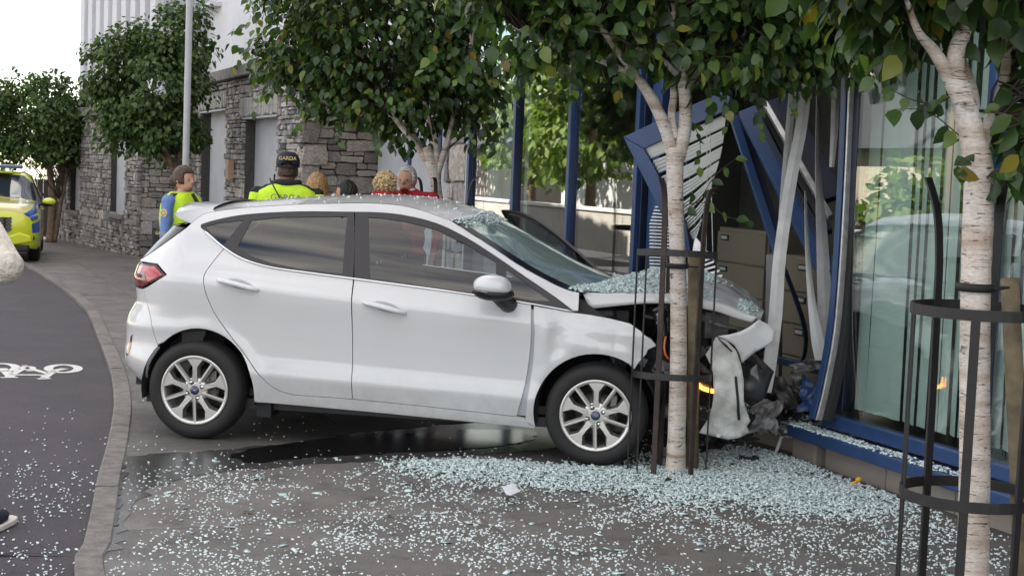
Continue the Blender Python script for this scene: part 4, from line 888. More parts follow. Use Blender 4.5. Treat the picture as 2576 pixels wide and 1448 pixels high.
def inset(poly, d):
    if area(poly) < 0: poly = poly[::-1]
    n = len(poly); out = []
    for i in range(n):
        a, p, c = Vector(poly[i-1]), Vector(poly[i]), Vector(poly[(i+1) % n]); t1 = (p-a); t2 = (c-p)
        if t1.length < 1e-6 or t2.length < 1e-6: out.append(tuple(p)); continue
        t1.normalize(); t2.normalize(); n1 = Vector((-t1.y, t1.x)); n2 = Vector((-t2.y, t2.x)); m = (n1+n2)
        if m.length < .2: m = n1
        m.normalize(); k = d/max(.45, m.dot(n1)); out.append(tuple(p+m*k))
    return out
def cdt(outer, holes, step):
    loops = [resample(outer, step*.8)]+[resample(h, step*.8) for h in holes]; V, E = [], []
    for lp in loops:
        n = len(V); V += [Vector(p) for p in lp]; E += [(n+i, n+(i+1) % len(lp)) for i in range(len(lp))]
    xs = [p[0] for p in loops[0]]; zs = [p[1] for p in loops[0]]; B = np.array([tuple(v) for v in V]); x = min(xs)+step*.5; r = 0
    while x < max(xs):
        z = min(zs)+(step*.5 if r % 2 else step*.25)
        while z < max(zs):
            if inpoly((x, z), loops[0]) and not any(inpoly((x, z), h) for h in loops[1:]) and np.min((B[:, 0]-x)**2+(B[:, 1]-z)**2) > (step*.5)**2: V.append(Vector((x, z)))
            z += step
        x += step*.87; r += 1
    vo, eo, fo, *_ = geometry.delaunay_2d_cdt(V, E, [], 0, 1e-5)
    T = []
    for f in fo:
        c = (vo[f[0]]+vo[f[1]]+vo[f[2]])/3
        if inpoly(c, loops[0]) and not any(inpoly(c, h) for h in loops[1:]):
            a = (vo[f[1]]-vo[f[0]]).cross(vo[f[2]]-vo[f[0]]); T.append(tuple(f) if a > 0 else (f[0], f[2], f[1]))
    return vo, T
def sheetmesh(name, V2, T, pos, nrm, fold, mats, parent, side=-1, edge_mat=0):
    P = [pos(v) for v in V2]; Nn = [nrm(v) for v in V2]; F = [t if side < 0 else t[::-1] for t in T]
    ec = {}
    for t in F:
        for i in range(3): e = (t[i], t[(i+1) % 3]); ec[e] = ec.get(e, 0)+1
    bd = [e for e in ec if (e[1], e[0]) not in ec]
    vs = list(P); nl = list(Nn); mi = [0]*len(F)
    if fold:
        for a, c in bd:
            n = len(vs); pa, pc, na, nc = P[a], P[c], Nn[a], Nn[c]; en = (pc-pa).cross(na).normalized()
            vs += [pa, pc, pc-nc*fold, pa-na*fold]; nl += [en]*4; F.append((n+1, n, n+3, n+2)); mi.append(edge_mat)
    me = bpy.data.meshes.new(name); me.from_pydata([tuple(p) for p in vs], [], F)
    for m in (mats if isinstance(mats, list) else [mats]): me.materials.append(MAT[m])
    me.polygons.foreach_set('material_index', mi); me.polygons.foreach_set('use_smooth', [True]*len(F)); me.update()
    me.normals_split_custom_set_from_vertices([tuple(n) for n in nl]); return link(name, me, parent)
def panel(name, outline, m, holes=(), parent=None, gap=.0025, off=0., step=.035, fold=.018, side=-1, conv=True):
    f = (lambda p: (U(p[0], p[1]), p[1])) if conv else (lambda p: p)
    o = inset([f(p) for p in resample(outline, .03)], gap); h = [inset([f(p) for p in resample(q, .03)], -gap) for q in holes]
    V2, T = cdt(o, h, step)
    return sheetmesh(name, V2, T, lambda v: S(v[0], v[1], off, side), lambda v: SN(v[0], v[1], side), fold, m, parent or CAR, side)
def sm(pts, n=5): return [tuple(p) for p in smooth_line([Vector((a, c, 0)) for a, c in pts], n)] if False else [(p.x, p.y) for p in smooth_line([Vector((a, c, 0)) for a, c in pts], n)]
arc = lambda cx, cz, r, a0, a1, n=22: [(cx+r*cos(R(a)), cz+r*sin(R(a))) for a in np.linspace(a0, a1, n)]
# outlines measured on the side of the car
rail = sm([(-.117, 1.313), (-.032, 1.397), (.098, 1.431), (.31, 1.461), (.705, 1.495), (1.064, 1.512), (1.30, 1.492), (1.539, 1.425)], 4)
wsl = sm([(1.539, 1.425), (1.773, 1.300), (2.032, 1.158), (2.258, 1.061), (2.368, 1.037)], 4)
dlot_r = sm([(-.026, 1.335), (.071, 1.369), (.255, 1.409), (.574, 1.440), (.925, 1.452)], 4); dlot_f = sm([(.930, 1.452), (1.08, 1.455), (1.24, 1.445), (1.448, 1.405), (1.645, 1.327), (1.855, 1.215), (2.036, 1.110), (2.227, 1.000), (2.341, .926)], 4)
dlob_r = sm([(-.026, 1.320), (.05, 1.265), (.149, 1.200), (.279, 1.138), (.463, 1.096), (.70, 1.075), (.984, 1.053)], 4); dlob_f = sm([(.988, 1.053), (1.434, 1.018), (1.731, .993), (2.087, .957), (2.341, .926)], 4)
rds = sm([(.149, 1.200), (.101, 1.130), (.055, 1.049), (.051, .993), (.073, .905), (.125, .795), (.201, .696), (.323, .555), (.454, .402), (.537, .343), (.642, .320), (.80, .318), (1.008, .316)], 4)
bot_f = [(1.008, .316), (1.5, .298), (2.027, .272)]
farcp = arc(2.503, .31, .372, 195, 40, 24); rarcp = [(.03+.352*cos(R(a)), .31+.388*sin(R(a))) for a in np.linspace(-8, 183, 28)]
seam = [(-.335, .918), (-.315, .83), (-.29, .74), (-.262, .62), (-.245, .58)]
ra_hi = [p for p in rarcp if p[1] > .56 or p[0] > 0]; ra_lo = [p for p in rarcp if p[1] <= .56 and p[0] < 0]
body_side = [(-.335, .918), (-.19, 1.022), (-.262, 1.081), (-.377, 1.083)]+[(-.377+(.26)*k/6, 1.083+.23*k/6) for k in range(1, 6)]+rail+wsl[1:]+[(2.372, .93)]+dlot_f[::-1]+dlot_r[::-1]+dlob_r[:9]+rds[1:]+bot_f[1:]+[(2.075, .265), (2.10, .235), (2.15, .205)]+[(1.8, .215), (1.197, .236), (.686, .250), (.40, .256)]+ra_hi+seam[::-1][0:]
TAIL = sm([(-.402, 1.068), (-.262, 1.079), (-.205, 1.028), (-.191, 1.018), (-.335, .920), (-.400, .917)], 1)
fend = [(2.10, .948), (2.341, .920), (2.45, .912), (2.56, .898), (2.683, .874), (2.745, .838), (2.785, .806), (2.815, .79), (2.847, .75), (2.80, .725), (2.79, .698), (2.75, .65), (2.722, .60)]+[p for p in farcp[::-1] if p[0] < 2.72][0:]+[(2.15, .205), (2.078, .25), (2.096, .45), (2.113, .62), (2.118, .80), (2.104, .90)]
for sd_ in (-1, 1):
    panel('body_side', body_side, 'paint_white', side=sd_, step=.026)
    bump = seam+ra_lo; bu = [(U(*p), p[1]) for p in resample(bump, .03, False)]+[(U(-.40, .285)-.1, .285), (UEND, .285), (UEND, .80), (U(-.40, .83), .83), (U(-.405, .914), .914)]
    panel('rear_bumper', bu, 'paint_white', side=sd_, conv=False, step=.03)
    tg = [(U(-.40, .918)-.10, .918), (U(-.40, .84)-.02, .835), (UEND, .805), (UEND, 1.08), (U(-.40, 1.08)-.10, 1.08)]
    panel('tailgate', tg, 'paint_white', side=sd_, conv=False)
    rg_ = [(U(-.377, 1.085)-.01, 1.086)]+[(U(-.377+.26*k/6, 1.085+.23*k/6)-.008, 1.085+.23*k/6) for k in range(1, 7)]+[(UEND, 1.33), (UEND, 1.086)]
    panel('rear_window', rg_, 'plastic_gloss', side=sd_, conv=False, off=-.002)
    tl_ = [(U(x, z)-(.14 if x < -.38 else 0), z) for x, z in TAIL]; tb = panel('tail_light', tl_, 'plastic_gloss', side=sd_, conv=False, off=.002, step=.025)
    panel('lens', inset(tl_, .012), 'lamp_red', side=sd_, conv=False, off=.008, step=.022, fold=.01, parent=tb)
    lv = inset(tl_, .02); panel('lens_lower', [(x, z) for x, z in inset(tl_, .016)] if False else [(U(-.36, .935), .935), (U(-.30, .955), .955), (U(-.33, 1.03), 1.03), (U(-.385, 1.02), 1.02)], 'lamp_dark_red', side=sd_, conv=False, off=.011, step=.022, fold=.004, parent=tb)
    panel('reflector', [(-.445, .47), (-.425, .60), (-.412, .62), (-.425, .50)], 'lamp_dark_red', side=sd_, off=.003, step=.02, gap=0)
    rd = panel('rear_door', dlob_r[8:]+[(.999, .718)]+rds[::-1][:-1], 'paint_white', side=sd_, step=.022)
    QG = [(.004, 1.325), (.075, 1.347), (.233, 1.372), (.135, 1.213), (.07, 1.268)]; RG = [(.287, 1.373), (.473, 1.400), (.885, 1.422), (.911, 1.080), (.639, 1.099), (.459, 1.124), (.322, 1.163), (.232, 1.209)]
    wt = panel('window_trim', dlot_r+[(.965, 1.25), (.984, 1.055)]+dlob_r[::-1][1:], 'trim_black', [QG, RG], side=sd_, off=.001, gap=.0015)
    panel('quarter_glass', QG, 'dark_glass', side=sd_, off=-.004, gap=-.004, fold=0, parent=wt); panel('rear_door_glass', RG, 'dark_glass', side=sd_, off=-.004, gap=-.004, fold=0, parent=wt)
    fdo = dlob_f[:13]+sm([(2.087, .955), (2.099, .796), (2.090, .616), (2.066, .434), (2.027, .272)], 4)+bot_f[::-1][1:]+[(.999, .718)]
    FG = [(1.023, 1.424), (1.12, 1.420), (1.26, 1.406), (1.454, 1.367), (1.65, 1.286), (1.845, 1.190), (1.868, 1.000), (1.731, 1.006), (1.434, 1.032), (1.088, 1.060)]; QL = [(1.915, 1.148), (2.03, 1.082), (2.20, .978), (2.08, .980), (1.93, .997)]
    fdm = panel('front_door', fdo, 'paint_white', side=sd_, step=.022)
    ft = panel('window_trim', dlot_f+dlob_f[::-1][1:]+[(.962, 1.25)], 'trim_black', [FG, QL], side=sd_, off=.001, gap=.0015, parent=fdm)
    panel('front_door_glass', FG, 'car_glass', side=sd_, off=-.004, gap=-.004, fold=0, parent=fdm); panel('quarter_light', QL, 'car_glass', side=sd_, off=-.004, gap=-.004, fold=0, parent=fdm)
    if sd_ > 0:                                            # far front door hangs open
        hg = Vector((2.09, .82, 0)); fdm.matrix_local = Matrix.Translation(hg+Vector((.30, .02, 0))) @ Matrix.Rotation(R(-52), 4, 'Z') @ Matrix.Translation(-hg); fdm['label'] = 'open front door on the far side'
    DENT[0] = sd_ < 0
    fd_ = panel('front_wing', fend, 'paint_white', side=sd_, step=.026); DENT[0] = False
    if sd_ < 0: fd_['label'] = 'dented front wing pushed away from the door'
    panel('door_shut', [(2.0, .28), (2.02, .93), (2.16, .92), (2.16, .55), (2.12, .28)], 'paint_inner', side=sd_, off=-.012, fold=0, gap=0, step=.06)
    whole = [(-.10, .30), (-.10, 1.30)]+dlob_r[2:]+dlob_f[1:]+[(2.37, 1.0), (2.60, .86), (2.60, .62)]+[p for p in farcp[::-1] if p[0] < 2.6]+[(2.14, .24), (.42, .26)]+rarcp[:14]
    panel('inner_side', whole, 'interior_dark', side=sd_, off=-.03, fold=0, gap=0, step=.08)
    # chrome waist strip
    cp = [S(U(x, z), z, .004, sd_) for x, z in dlob_r[2:]+dlob_f[1:]]
    MB().tube(cp, .0065, 6).build('waist_strip', 'chrome', CAR, True)
    # door handles
    for (hx, hz, ang, par) in ((.28, .983, -.20, rd), (1.205, .892, -.23, fdm)):
        c = S(hx, hz, .016, sd_); n = SN(hx, hz, sd_); rot = Matrix.Rotation(-ang*0, 3, 'X') @ Matrix.Rotation(.20, 3, 'Y')
        b = MB(); b.tube(smooth_line([c+Vector((-.125, -n.y*.022, .026)), c+Vector((-.10, n.y*.004, .022)), c+Vector((0, n.y*.016, .004)), c+Vector((.09, n.y*.006, -.017)), c+Vector((.12, -n.y*.022, -.024))], 4), [k*1.25 for k in (.012, .017, .021, .022, .022, .021, .021, .021, .02, .02, .02, .019, .018, .017, .016, .015, .012)], 10, flat=.62)
        b.build('handle', 'paint_white', par, True)
        b = MB(); b.ell(c+Vector((0, -n.y*.0145, .004)), (.088, .004, .030), 20, 8, 0, rot); b.build('handle_cup_shade', 'paint_inner', par, True)  # flat grey ellipse painted for the shade in the handle cup
# roof, spoiler, windscreen
rs_ = [(U(x, z), x, z) for x, z in rail]
def roofp(i, t, k):
    u, x, z = rs_[min(i, len(rs_)-1)]; p = S(u, z, 0, -1); ye = -p.y; f = 1-t*t; bow = max(0, (p.x-1.0)/.54)*.13 if p.x > 1.0 else (max(0, .2-p.x)*-.28)
    return Vector((p.x+bow*f, t*ye, p.z+.048*f*(1-.25*t*t)+.004*0))
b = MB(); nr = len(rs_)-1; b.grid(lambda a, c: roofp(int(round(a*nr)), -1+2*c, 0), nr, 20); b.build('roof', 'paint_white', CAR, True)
def wsp(a, c):
    k = a*(len(wsl)-1); i = min(int(k), len(wsl)-2); f_ = k-i; x = wsl[i][0]*(1-f_)+wsl[i+1][0]*f_; z = wsl[i][1]*(1-f_)+wsl[i+1][1]*f_; p = S(x, z, -.006, -1); t = -1+2*c; f = 1-t*t
    return Vector((p.x+(.13+.12*a)*f, t*-p.y, p.z+(.048-.03*a)*f*(1-.25*t*t)))
MB().grid(wsp, 16, 20).build('windscreen', 'screen_glass', CAR, True)
for c0, c1 in ((0, .05), (.95, 1)):
    MB().grid(lambda a, c: wsp(a, c0+(c1-c0)*c)+Vector((0, 0, .0025)), 14, 1).build('windscreen_border', 'plastic_gloss', CAR, True)
MB().grid(lambda a, c: wsp(.93+.07*a, c)+Vector((0, 0, .003)), 1, 18).build('windscreen_border', 'plastic_gloss', CAR, True)
def spo(a, c):
    t = -1+2*c; f = 1-abs(t)**3; xt = [(.0, 1.442), (-.13, 1.425), (-.245-.06*f, 1.402+.01*f), (-.262-.06*f, 1.385), (-.235-.05*f, 1.362), (-.13, 1.325), (-.10, 1.315)]
    k = a*(len(xt)-1); i = min(int(k), len(xt)-2); g = k-i; x = xt[i][0]*(1-g)+xt[i+1][0]*g; z = xt[i][1]*(1-g)+xt[i+1][1]*g
    return Vector((x, t*.585*(1-.04*(t*t)), z+.044*(1-t*t)))
MB().grid(spo, 18, 16).build('spoiler', 'paint_white', CAR, True)
for sd_ in (-1, 1): b = MB(); b.add([(0, sd_*.563, 1.442), (-.13, sd_*.563, 1.425), (-.245, sd_*.563, 1.402), (-.262, sd_*.563, 1.385), (-.235, sd_*.563, 1.362), (-.13, sd_*.563, 1.325), (-.05, sd_*.563, 1.36)], [(0, 1, 2, 3, 4, 5, 6)]); b.build('spoiler_end', 'paint_white', CAR)
# door mirror
for sd_ in (-1,):
    par = CAR if sd_ < 0 else [c for c in CAR.children if c.name.startswith('front_door')][-1]
    b = MB(); b.ell((1.885, sd_*.985, 1.060), (.130, .088, .072), 20, 12, 0, Matrix.Rotation(R(6), 3, 'Y')); cap = b.build('mirror_cap', 'paint_white', par, True)
    for v in cap.data.vertices:
        if v.co.z < 1.035: v.co.z = 1.035+(v.co.z-1.035)*.1
        if v.co.x > 1.95: v.co.x = 1.95+(v.co.x-1.95)*.6
    b = MB(); b.ell((1.882, sd_*.982, 1.022), (.125, .082, .046), 18, 8); b.box((1.80, sd_*.985, 1.03), (.07, .165, .018)); b.build('mirror_housing', 'plastic_black', cap, True)
    b = MB(); b.tube(smooth_line([(1.90, sd_*.97, 1.02), (1.925, sd_*.92, .975), (1.95, sd_*.85, .945), (1.965, sd_*.80, .95)], 4), [.05, .05, .048, .046, .045, .044, .044, .045, .046, .046, .045, .044, .04], 10); b.build('mirror_stalk', 'plastic_black', cap, True)
    MB().tube(smooth_line([(1.768, sd_*1.0, 1.037), (1.80, sd_*1.055, 1.037), (1.86, sd_*1.07, 1.032)], 4), .006, 6).build('mirror_indicator', 'lamp_clear', cap, True)
# wheels
def wheel(x, sd_, label=None):
    RY = Matrix.Rotation(R(90)*(-sd_), 4, 'X')             # local +Z points outwards
    T = Matrix.Translation((x, sd_*.845, .31)) @ RY
    ty = MB().lathe([(.216, -.004), (.228, .006), (.264, .010), (.289, .0), (.301, -.018), (.309, -.035), (.31, -.09), (.309, -.155), (.30, -.178), (.27, -.195), (.216, -.19), (.212, -.1)], 56, closed=True).build('wheel', 'tyre', CAR, True)
    ty.matrix_local = T
    for zz_ in (-.065, -.098, -.13): MB().lathe([(.3075, zz_-.004), (.3125, zz_-.004), (.3125, zz_+.004), (.3075, zz_+.004)], 40, closed=True).build('tread_groove', 'rubber', ty)
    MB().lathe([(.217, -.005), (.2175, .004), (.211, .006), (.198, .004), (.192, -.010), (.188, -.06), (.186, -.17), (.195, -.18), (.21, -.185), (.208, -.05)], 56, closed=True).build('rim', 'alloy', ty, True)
    MB().lathe([(.0, -.085), (.13, -.085), (.13, -.10), (0, -.10)], 32).build('brake_disc', 'steel', ty, True)
    MB().box((-sd_*.10, .06, -.07), (.05, .13, .05)).build('brake_caliper', 'steel', ty, bevel=.01)
    MB().lathe([(0, -.14), (.19, -.14)], 32).build('wheel_back', 'interior_dark', ty)
    for k in range(5):
        a0 = 2*pi*k/5+R(18); rz_ = Matrix.Rotation(a0, 3, 'Z')
        P = [(.05, -.020), (.10, -.014), (.145, -.015), (.172, -.034), (.200, -.056), (.200, .056), (.172, .034), (.145, .015), (.10, .014), (.05, .020)]
        nP = len(P); b = MB(); b.v = [(p[0], p[1], .003-.10*(.2-p[0])**2*2) for p in P]+[(p[0]-(.006 if p[0] > .1 else 0), p[1]+(.012 if p[1] > 0 else -.012), -.032) for p in P]; b.f = [tuple(range(nP))]+[(i, nP+i, nP+(i+1) % nP, (i+1) % nP) for i in range(nP)]; b.m = [0]+[1]*nP
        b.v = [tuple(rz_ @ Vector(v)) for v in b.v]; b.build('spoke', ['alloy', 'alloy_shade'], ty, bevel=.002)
        rz1 = Matrix.Rotation(a0+2*pi/10+R(3), 3, 'Z')
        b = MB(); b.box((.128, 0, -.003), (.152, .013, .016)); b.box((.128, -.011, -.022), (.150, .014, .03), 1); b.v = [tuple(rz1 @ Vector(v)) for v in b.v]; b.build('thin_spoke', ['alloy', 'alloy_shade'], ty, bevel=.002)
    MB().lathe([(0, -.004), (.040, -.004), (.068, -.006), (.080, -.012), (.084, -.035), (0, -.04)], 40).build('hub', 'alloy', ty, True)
    for k in range(4):
        a = pi/2*k+R(25); MB().lathe([(0, -.0035), (.0165, -.0035)], 14, 0, Matrix.Translation((.054*cos(a), .054*sin(a), .0))).build('nut_recess', 'interior_dark', ty)
        MB().lathe([(0, .006), (.008, .005), (.0105, .0), (.0105, -.01)], 10, 0, Matrix.Translation((.054*cos(a), .054*sin(a), -.001))).build('wheel_nut', 'chrome', ty, True)
    MB().lathe([(0, .004), (.022, .003), (.029, -.002), (.029, -.01)], 24).build('hub_cap', 'badge_blue', ty, True)
    b = MB(); oval = [(.021*cos(a), .0105*sin(a), .0052) for a in np.linspace(0, 2*pi, 25)[:-1]]; ov2 = [(p[0]*.9, p[1]*.84, .0052) for p in oval]
    b.v = oval+ov2; b.f = [(i, (i+1) % 24, 24+(i+1) % 24, 24+i) for i in range(24)]; b.m = [0]*24
    b.tube([(-.013, -.003, .005), (-.010, .004, .005), (-.006, .003, .005), (-.005, -.003, .005), (0, .001, .005), (.004, -.003, .005), (.008, .002, .005), (.012, .0, .005)], .0011, 5); b.build('badge_script', 'chrome', ty)
    return ty
for x in (0.0, WB):
    for sd_ in (-1, 1): wheel(x, sd_)
# wheel wells, underbody, interior
for x, r_ in ((.02, .372), (WB, .365)):
    for sd_ in (-1, 1):
        b = MB(); n = 20
        for k in range(n+1): a = R(-12+204*k/n); b.v += [(x+r_*cos(a), sd_*.835, .315+r_*sin(a)), (x+r_*cos(a), sd_*.42, .315+r_*sin(a))]
        b.f = [(2*k, 2*k+1, 2*k+3, 2*k+2) for k in range(n)]+[tuple(2*k+1 for k in range(n+1))]; b.m = [0]*len(b.f); b.build('wheel_well', 'interior_dark', CAR, True)
MB().box((1.2, 0, .235), (3.1, 1.5, .06)).box((-.35, 0, .42), (.35, 1.0, .3)).box((1.25, 0, .20), (1.6, .3, .06)).build('underbody', 'plastic_black', CAR)
MB().box((.43, -.70, .205), (.10, .18, .10)).build('mud_flap', 'rubber', CAR, bevel=.01)
MB().box((1.1, 0, .30), (2.3, 1.42, .05)).box((-.15, 0, .62), (.5, 1.2, .5)).build('cabin_floor', 'dash', CAR)
def seat(x, y, name):
    b = MB(); b.box((x, y, .50), (.50, .50, .20)); b.box((x-.30, y, .82), (.14, .48, .62), rot=Matrix.Rotation(R(-14), 3, 'Y')); o = b.build(name, 'seat_cloth', CAR, bevel=.05, seg=3)
    b = MB(); b.box((x-.40, y, 1.225), (.09, .26, .16), rot=Matrix.Rotation(R(-8), 3, 'Y')); b.build('headrest', 'seat_cloth', o, bevel=.035, seg=3)
    b = MB(); b.tube([(x-.385, y-.05, 1.08), (x-.395, y-.05, 1.18)], .006, 6); b.tube([(x-.385, y+.05, 1.08), (x-.395, y+.05, 1.18)], .006, 6); b.build('headrest_post', 'chrome', o)
seat(1.42, -.36, 'front_seat'); seat(1.42, .36, 'front_seat')
b = MB(); b.box((.45, 0, .50), (.5, 1.25, .22)); b.box((.14, 0, .85), (.14, 1.25, .62), rot=Matrix.Rotation(R(-18), 3, 'Y')); b.build('rear_seat', 'seat_cloth', CAR, bevel=.05)
MB().box((2.18, 0, .82), (.42, 1.42, .26)).box((2.42, 0, .90), (.34, 1.4, .10)).build('dashboard', 'dash', CAR, bevel=.05, seg=3)
b = MB(); Ms = Matrix.Translation((1.86, -.37, .93)) @ Matrix.Rotation(R(-68), 4, 'Y'); b.lathe([(.175+.016*cos(a), .016*sin(a)) for a in np.linspace(0, 2*pi, 9)[:-1]], 32, 0, Ms, closed=True); b.box((0, 0, 0), (.08, .33, .03), M=Ms); b.box((-.02, 0, -.05), (.10, .1, .08), M=Ms); b.build('steering_wheel', 'plastic_black', CAR, True)
b = MB(); b.grid(lambda a, c: Vector((1.60+.26*a+.03*noise.noise(Vector((a*4, c*4, 2))), -.62+.48*c, 1.03-.22*(a-.7)**2-.20*(1-a)+.05*noise.noise(Vector((a*6, c*5, 0)))-.12*abs(c-.5))), 12, 12); b.build('airbag', 'airbag', CAR, True, solid=.012)
b = MB(); b.grid(lambda a, c: Vector((2.02+.25*a, .08+.5*c, .98+.09*sin(a*3)+.05*noise.noise(Vector((a*5, c*5, 7))))), 10, 10); b.build('airbag', 'airbag', CAR, True, solid=.012)
MB().ell((1.70, 0, 1.36), (.03, .11, .035), 12, 8).build('rear_view_mirror', 'plastic_black', CAR, True)
# wipers and scuttle
MB().grid(lambda a, c: Vector((2.36+.14*a+(.26)*(1-(2*c-1)**2), -.70+1.40*c, .995-.03*a+.012*(int(a*6) % 2))), 6, 20).build('scuttle', 'plastic_black', CAR)
for y0, y1, x0, x1 in ((-.55, .05, 2.49, 2.60), (.02, .58, 2.62, 2.45)): MB().tube([(x0, y0, 1.055), ((x0+x1)/2-.03, (y0+y1)/2, 1.075), (x1-.10, y1, 1.075)], .009, 6).build('wiper', 'plastic_black', CAR)
# crumpled bonnet
hE = [(2.385, 1.030), (2.55, 1.030), (2.75, 1.040), (2.92, 1.045), (3.10, 1.028), (3.24, .995), (3.36, .950), (3.43, .935)]; hL = [(2.431, .938), (2.58, .962), (2.752, .986), (2.915, .993), (3.08, .976), (3.198, .956), (3.308, .920), (3.40, .900)]; hR = [(2.42, 1.035), (2.55, 1.078), (2.70, 1.115), (2.90, 1.130), (3.08, 1.118), (3.25, 1.060), (3.39, .985), (3.47, .955)]
def lk_(T, s_):
    k = s_*(len(T)-1); i = min(int(k), len(T)-2); f = k-i; return T[i][0]*(1-f)+T[i+1][0]*f, T[i][1]*(1-f)+T[i+1][1]*f
def hood(a, c):
    ex, ez = lk_(hE, a); lx, lz = lk_(hL, a); rx, rz = lk_(hR, a); ye = -.74+.09*a
    if c < .08: k = c/.08; return Vector((lx+(ex-lx)*k, ye-.004*(1-k), lz+(ez-lz)*k))
    t = (c-.08)/.92; y = ye+t*(-2*ye)
    if t < .25: k = t/.25; k = k*k*(3-2*k)*.55+k*.45; x = ex+(rx-ex)*k; z = ez+(rz-ez)*k
    else: k = (t-.25)/.75; x = rx+.10*sin(k*pi)*(1-a)+.02*sin(k*9); z = rz-.025*a*sin(k*7)+.02*sin(k*pi)-(.07*k*k)
    w_ = min(1, a*1.6)*min(1, t*6); z += w_*(.022*noise.noise(Vector((x*5, y*4, 2)))+.016*abs(noise.noise(Vector((x*8+y*5, y*6, 9)))))
    if a > .86 and t > .02: z -= (a-.86)*.35*(1+.5*sin(y*7))
    return Vector((x, y, z))
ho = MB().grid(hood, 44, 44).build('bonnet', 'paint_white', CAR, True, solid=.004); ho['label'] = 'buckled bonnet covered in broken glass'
# engine bay wreckage
eb = random.Random(4)
for k in range(26):
    p = (eb.uniform(2.55, 3.2), eb.uniform(-.62, .5), eb.uniform(.45, .88)); b = MB(); rot = Matrix.Rotation(eb.uniform(-.6, .6), 3, eb.choice('XYZ')) @ Matrix.Rotation(eb.uniform(-.5, .5), 3, 'Z')
    if k % 3: b.box(p, (eb.uniform(.06, .28), eb.uniform(.06, .25), eb.uniform(.04, .2)), rot=rot)
    else: b.tube(smooth_line([p, (p[0]+eb.uniform(-.2, .3), p[1]+eb.uniform(-.1, .2), p[2]+eb.uniform(-.15, .1)), (p[0]+eb.uniform(0, .3), p[1]+.2, p[2]-.1)], 4), eb.uniform(.01, .03), 8)
    b.build('engine_part', 'engine_grey' if k % 6 == 0 else 'engine', CAR, bevel=.006 if k % 3 else 0)
for k in range(16):
    p = (eb.uniform(2.50, 3.22), eb.uniform(-.72, -.5), eb.uniform(.55, .93)); b = MB(); rot = Matrix.Rotation(eb.uniform(-.7, .7), 3, 'Y') @ Matrix.Rotation(eb.uniform(-.5, .5), 3, 'X')
    if k % 2: b.box(p, (eb.uniform(.04, .16), eb.uniform(.03, .1), eb.uniform(.015, .08)), rot=rot)
    else: b.tube(smooth_line([p, (p[0]+eb.uniform(.05, .2), p[1]-.02, p[2]+eb.uniform(-.08, .05)), (p[0]+eb.uniform(.1, .3), p[1]+.05, p[2]-eb.uniform(0, .15))], 4), eb.uniform(.006, .016), 7)
    b.build('engine_part', ['engine_grey', 'engine', 'engine', 'paint_inner'][k % 4], CAR, bevel=.004 if k % 2 else 0)
MB().box((2.62, 0, .68), (.08, 1.3, .5)).box((2.95, .1, .45), (.6, 1.1, .2)).box((3.12, 0, .62), (.05, 1.1, .34)).build('engine_bay', 'interior_dark', CAR)
def fill(name, outline, yfn, m, step=.03, th=.004, parent=CAR, **kw):
    V2, T = cdt(outline, [], step); me = bpy.data.meshes.new(name); me.from_pydata([(v.x, yfn(v.x, v.y), v.y) for v in V2], [], T); me.materials.append(MAT[m]); me.polygons.foreach_set('use_smooth', [True]*len(T)); o = link(name, me, parent)
    q = o.modifiers.new('s', 'SOLIDIFY'); q.thickness = th; return o
nz3 = lambda x, z, s_: noise.noise(Vector((x*s_, z*s_, 3.3)))
# headlight and indicators
hl = fill('headlight', sm([(2.80, .95), (2.85, .975), (2.91, .965), (2.925, .85), (2.905, .74), (2.925, .665), (2.885, .70), (2.85, .80), (2.80, .95)], 3)[:-1], lambda x, z: -.70-.05*cos((x-2.86)*14)+.02*nz3(x, z, 9), 'plastic_gloss', .025, .02)
fill('lens', sm([(2.835, .93), (2.86, .945), (2.885, .86), (2.88, .78), (2.86, .80), (2.835, .93)], 3)[:-1], lambda x, z: -.775+.3*(x-2.86), 'lamp_clear', .02, .01, hl)
MB().tube(smooth_line([(2.893, -.755, .80), (2.888, -.765, .74), (2.897, -.77, .695), (2.918, -.765, .665)], 4), .009, 6, flat=.6).build('indicator', 'orange', hl, True)
MB().tube(smooth_line([(3.085, -.735, .535), (3.12, -.745, .505), (3.16, -.75, .492), (3.215, -.74, .482)], 4), .013, 8).build('lit_indicator', 'orange_lit', CAR, True)
MB().box((3.10, -.66, .53), (.2, .08, .16)).build('fog_lamp_housing', 'plastic_gloss', CAR, bevel=.02)
# torn bumper skin hanging off the front
bp1 = [(3.19, .815), (3.165, .76), (3.135, .71), (3.165, .66), (3.185, .61), (3.196, .50), (3.190, .41), (3.165, .32), (3.120, .238), (3.20, .225), (3.285, .214), (3.36, .225), (3.415, .258), (3.40, .30), (3.418, .335), (3.388, .40), (3.372, .46), (3.366, .58), (3.345, .67), (3.31, .75), (3.25, .80)]
y1 = lambda x, z: -.84+.9*(x-3.27)**2+.028*abs(nz3(x+z*.6, z, 7))+.014*abs(nz3(x*2, z*.7+4, 9))+.03*sin(z*9)-.03*(.5-z)
o1 = fill('bumper_skin', bp1, y1, 'scuffed_white', .022); o1['label'] = 'scuffed bumper skin torn off and hanging down'
bp2 = [(3.20, .822), (3.27, .832), (3.33, .850), (3.39, .885), (3.44, .925), (3.50, .895), (3.545, .86), (3.535, .80), (3.49, .765), (3.43, .735), (3.38, .69), (3.352, .665), (3.335, .72), (3.30, .772)]
fill('bumper_top', bp2, lambda x, z: -.80+.35*(x-3.2)+.02*nz3(x, z, 6), 'paint_white', .022)
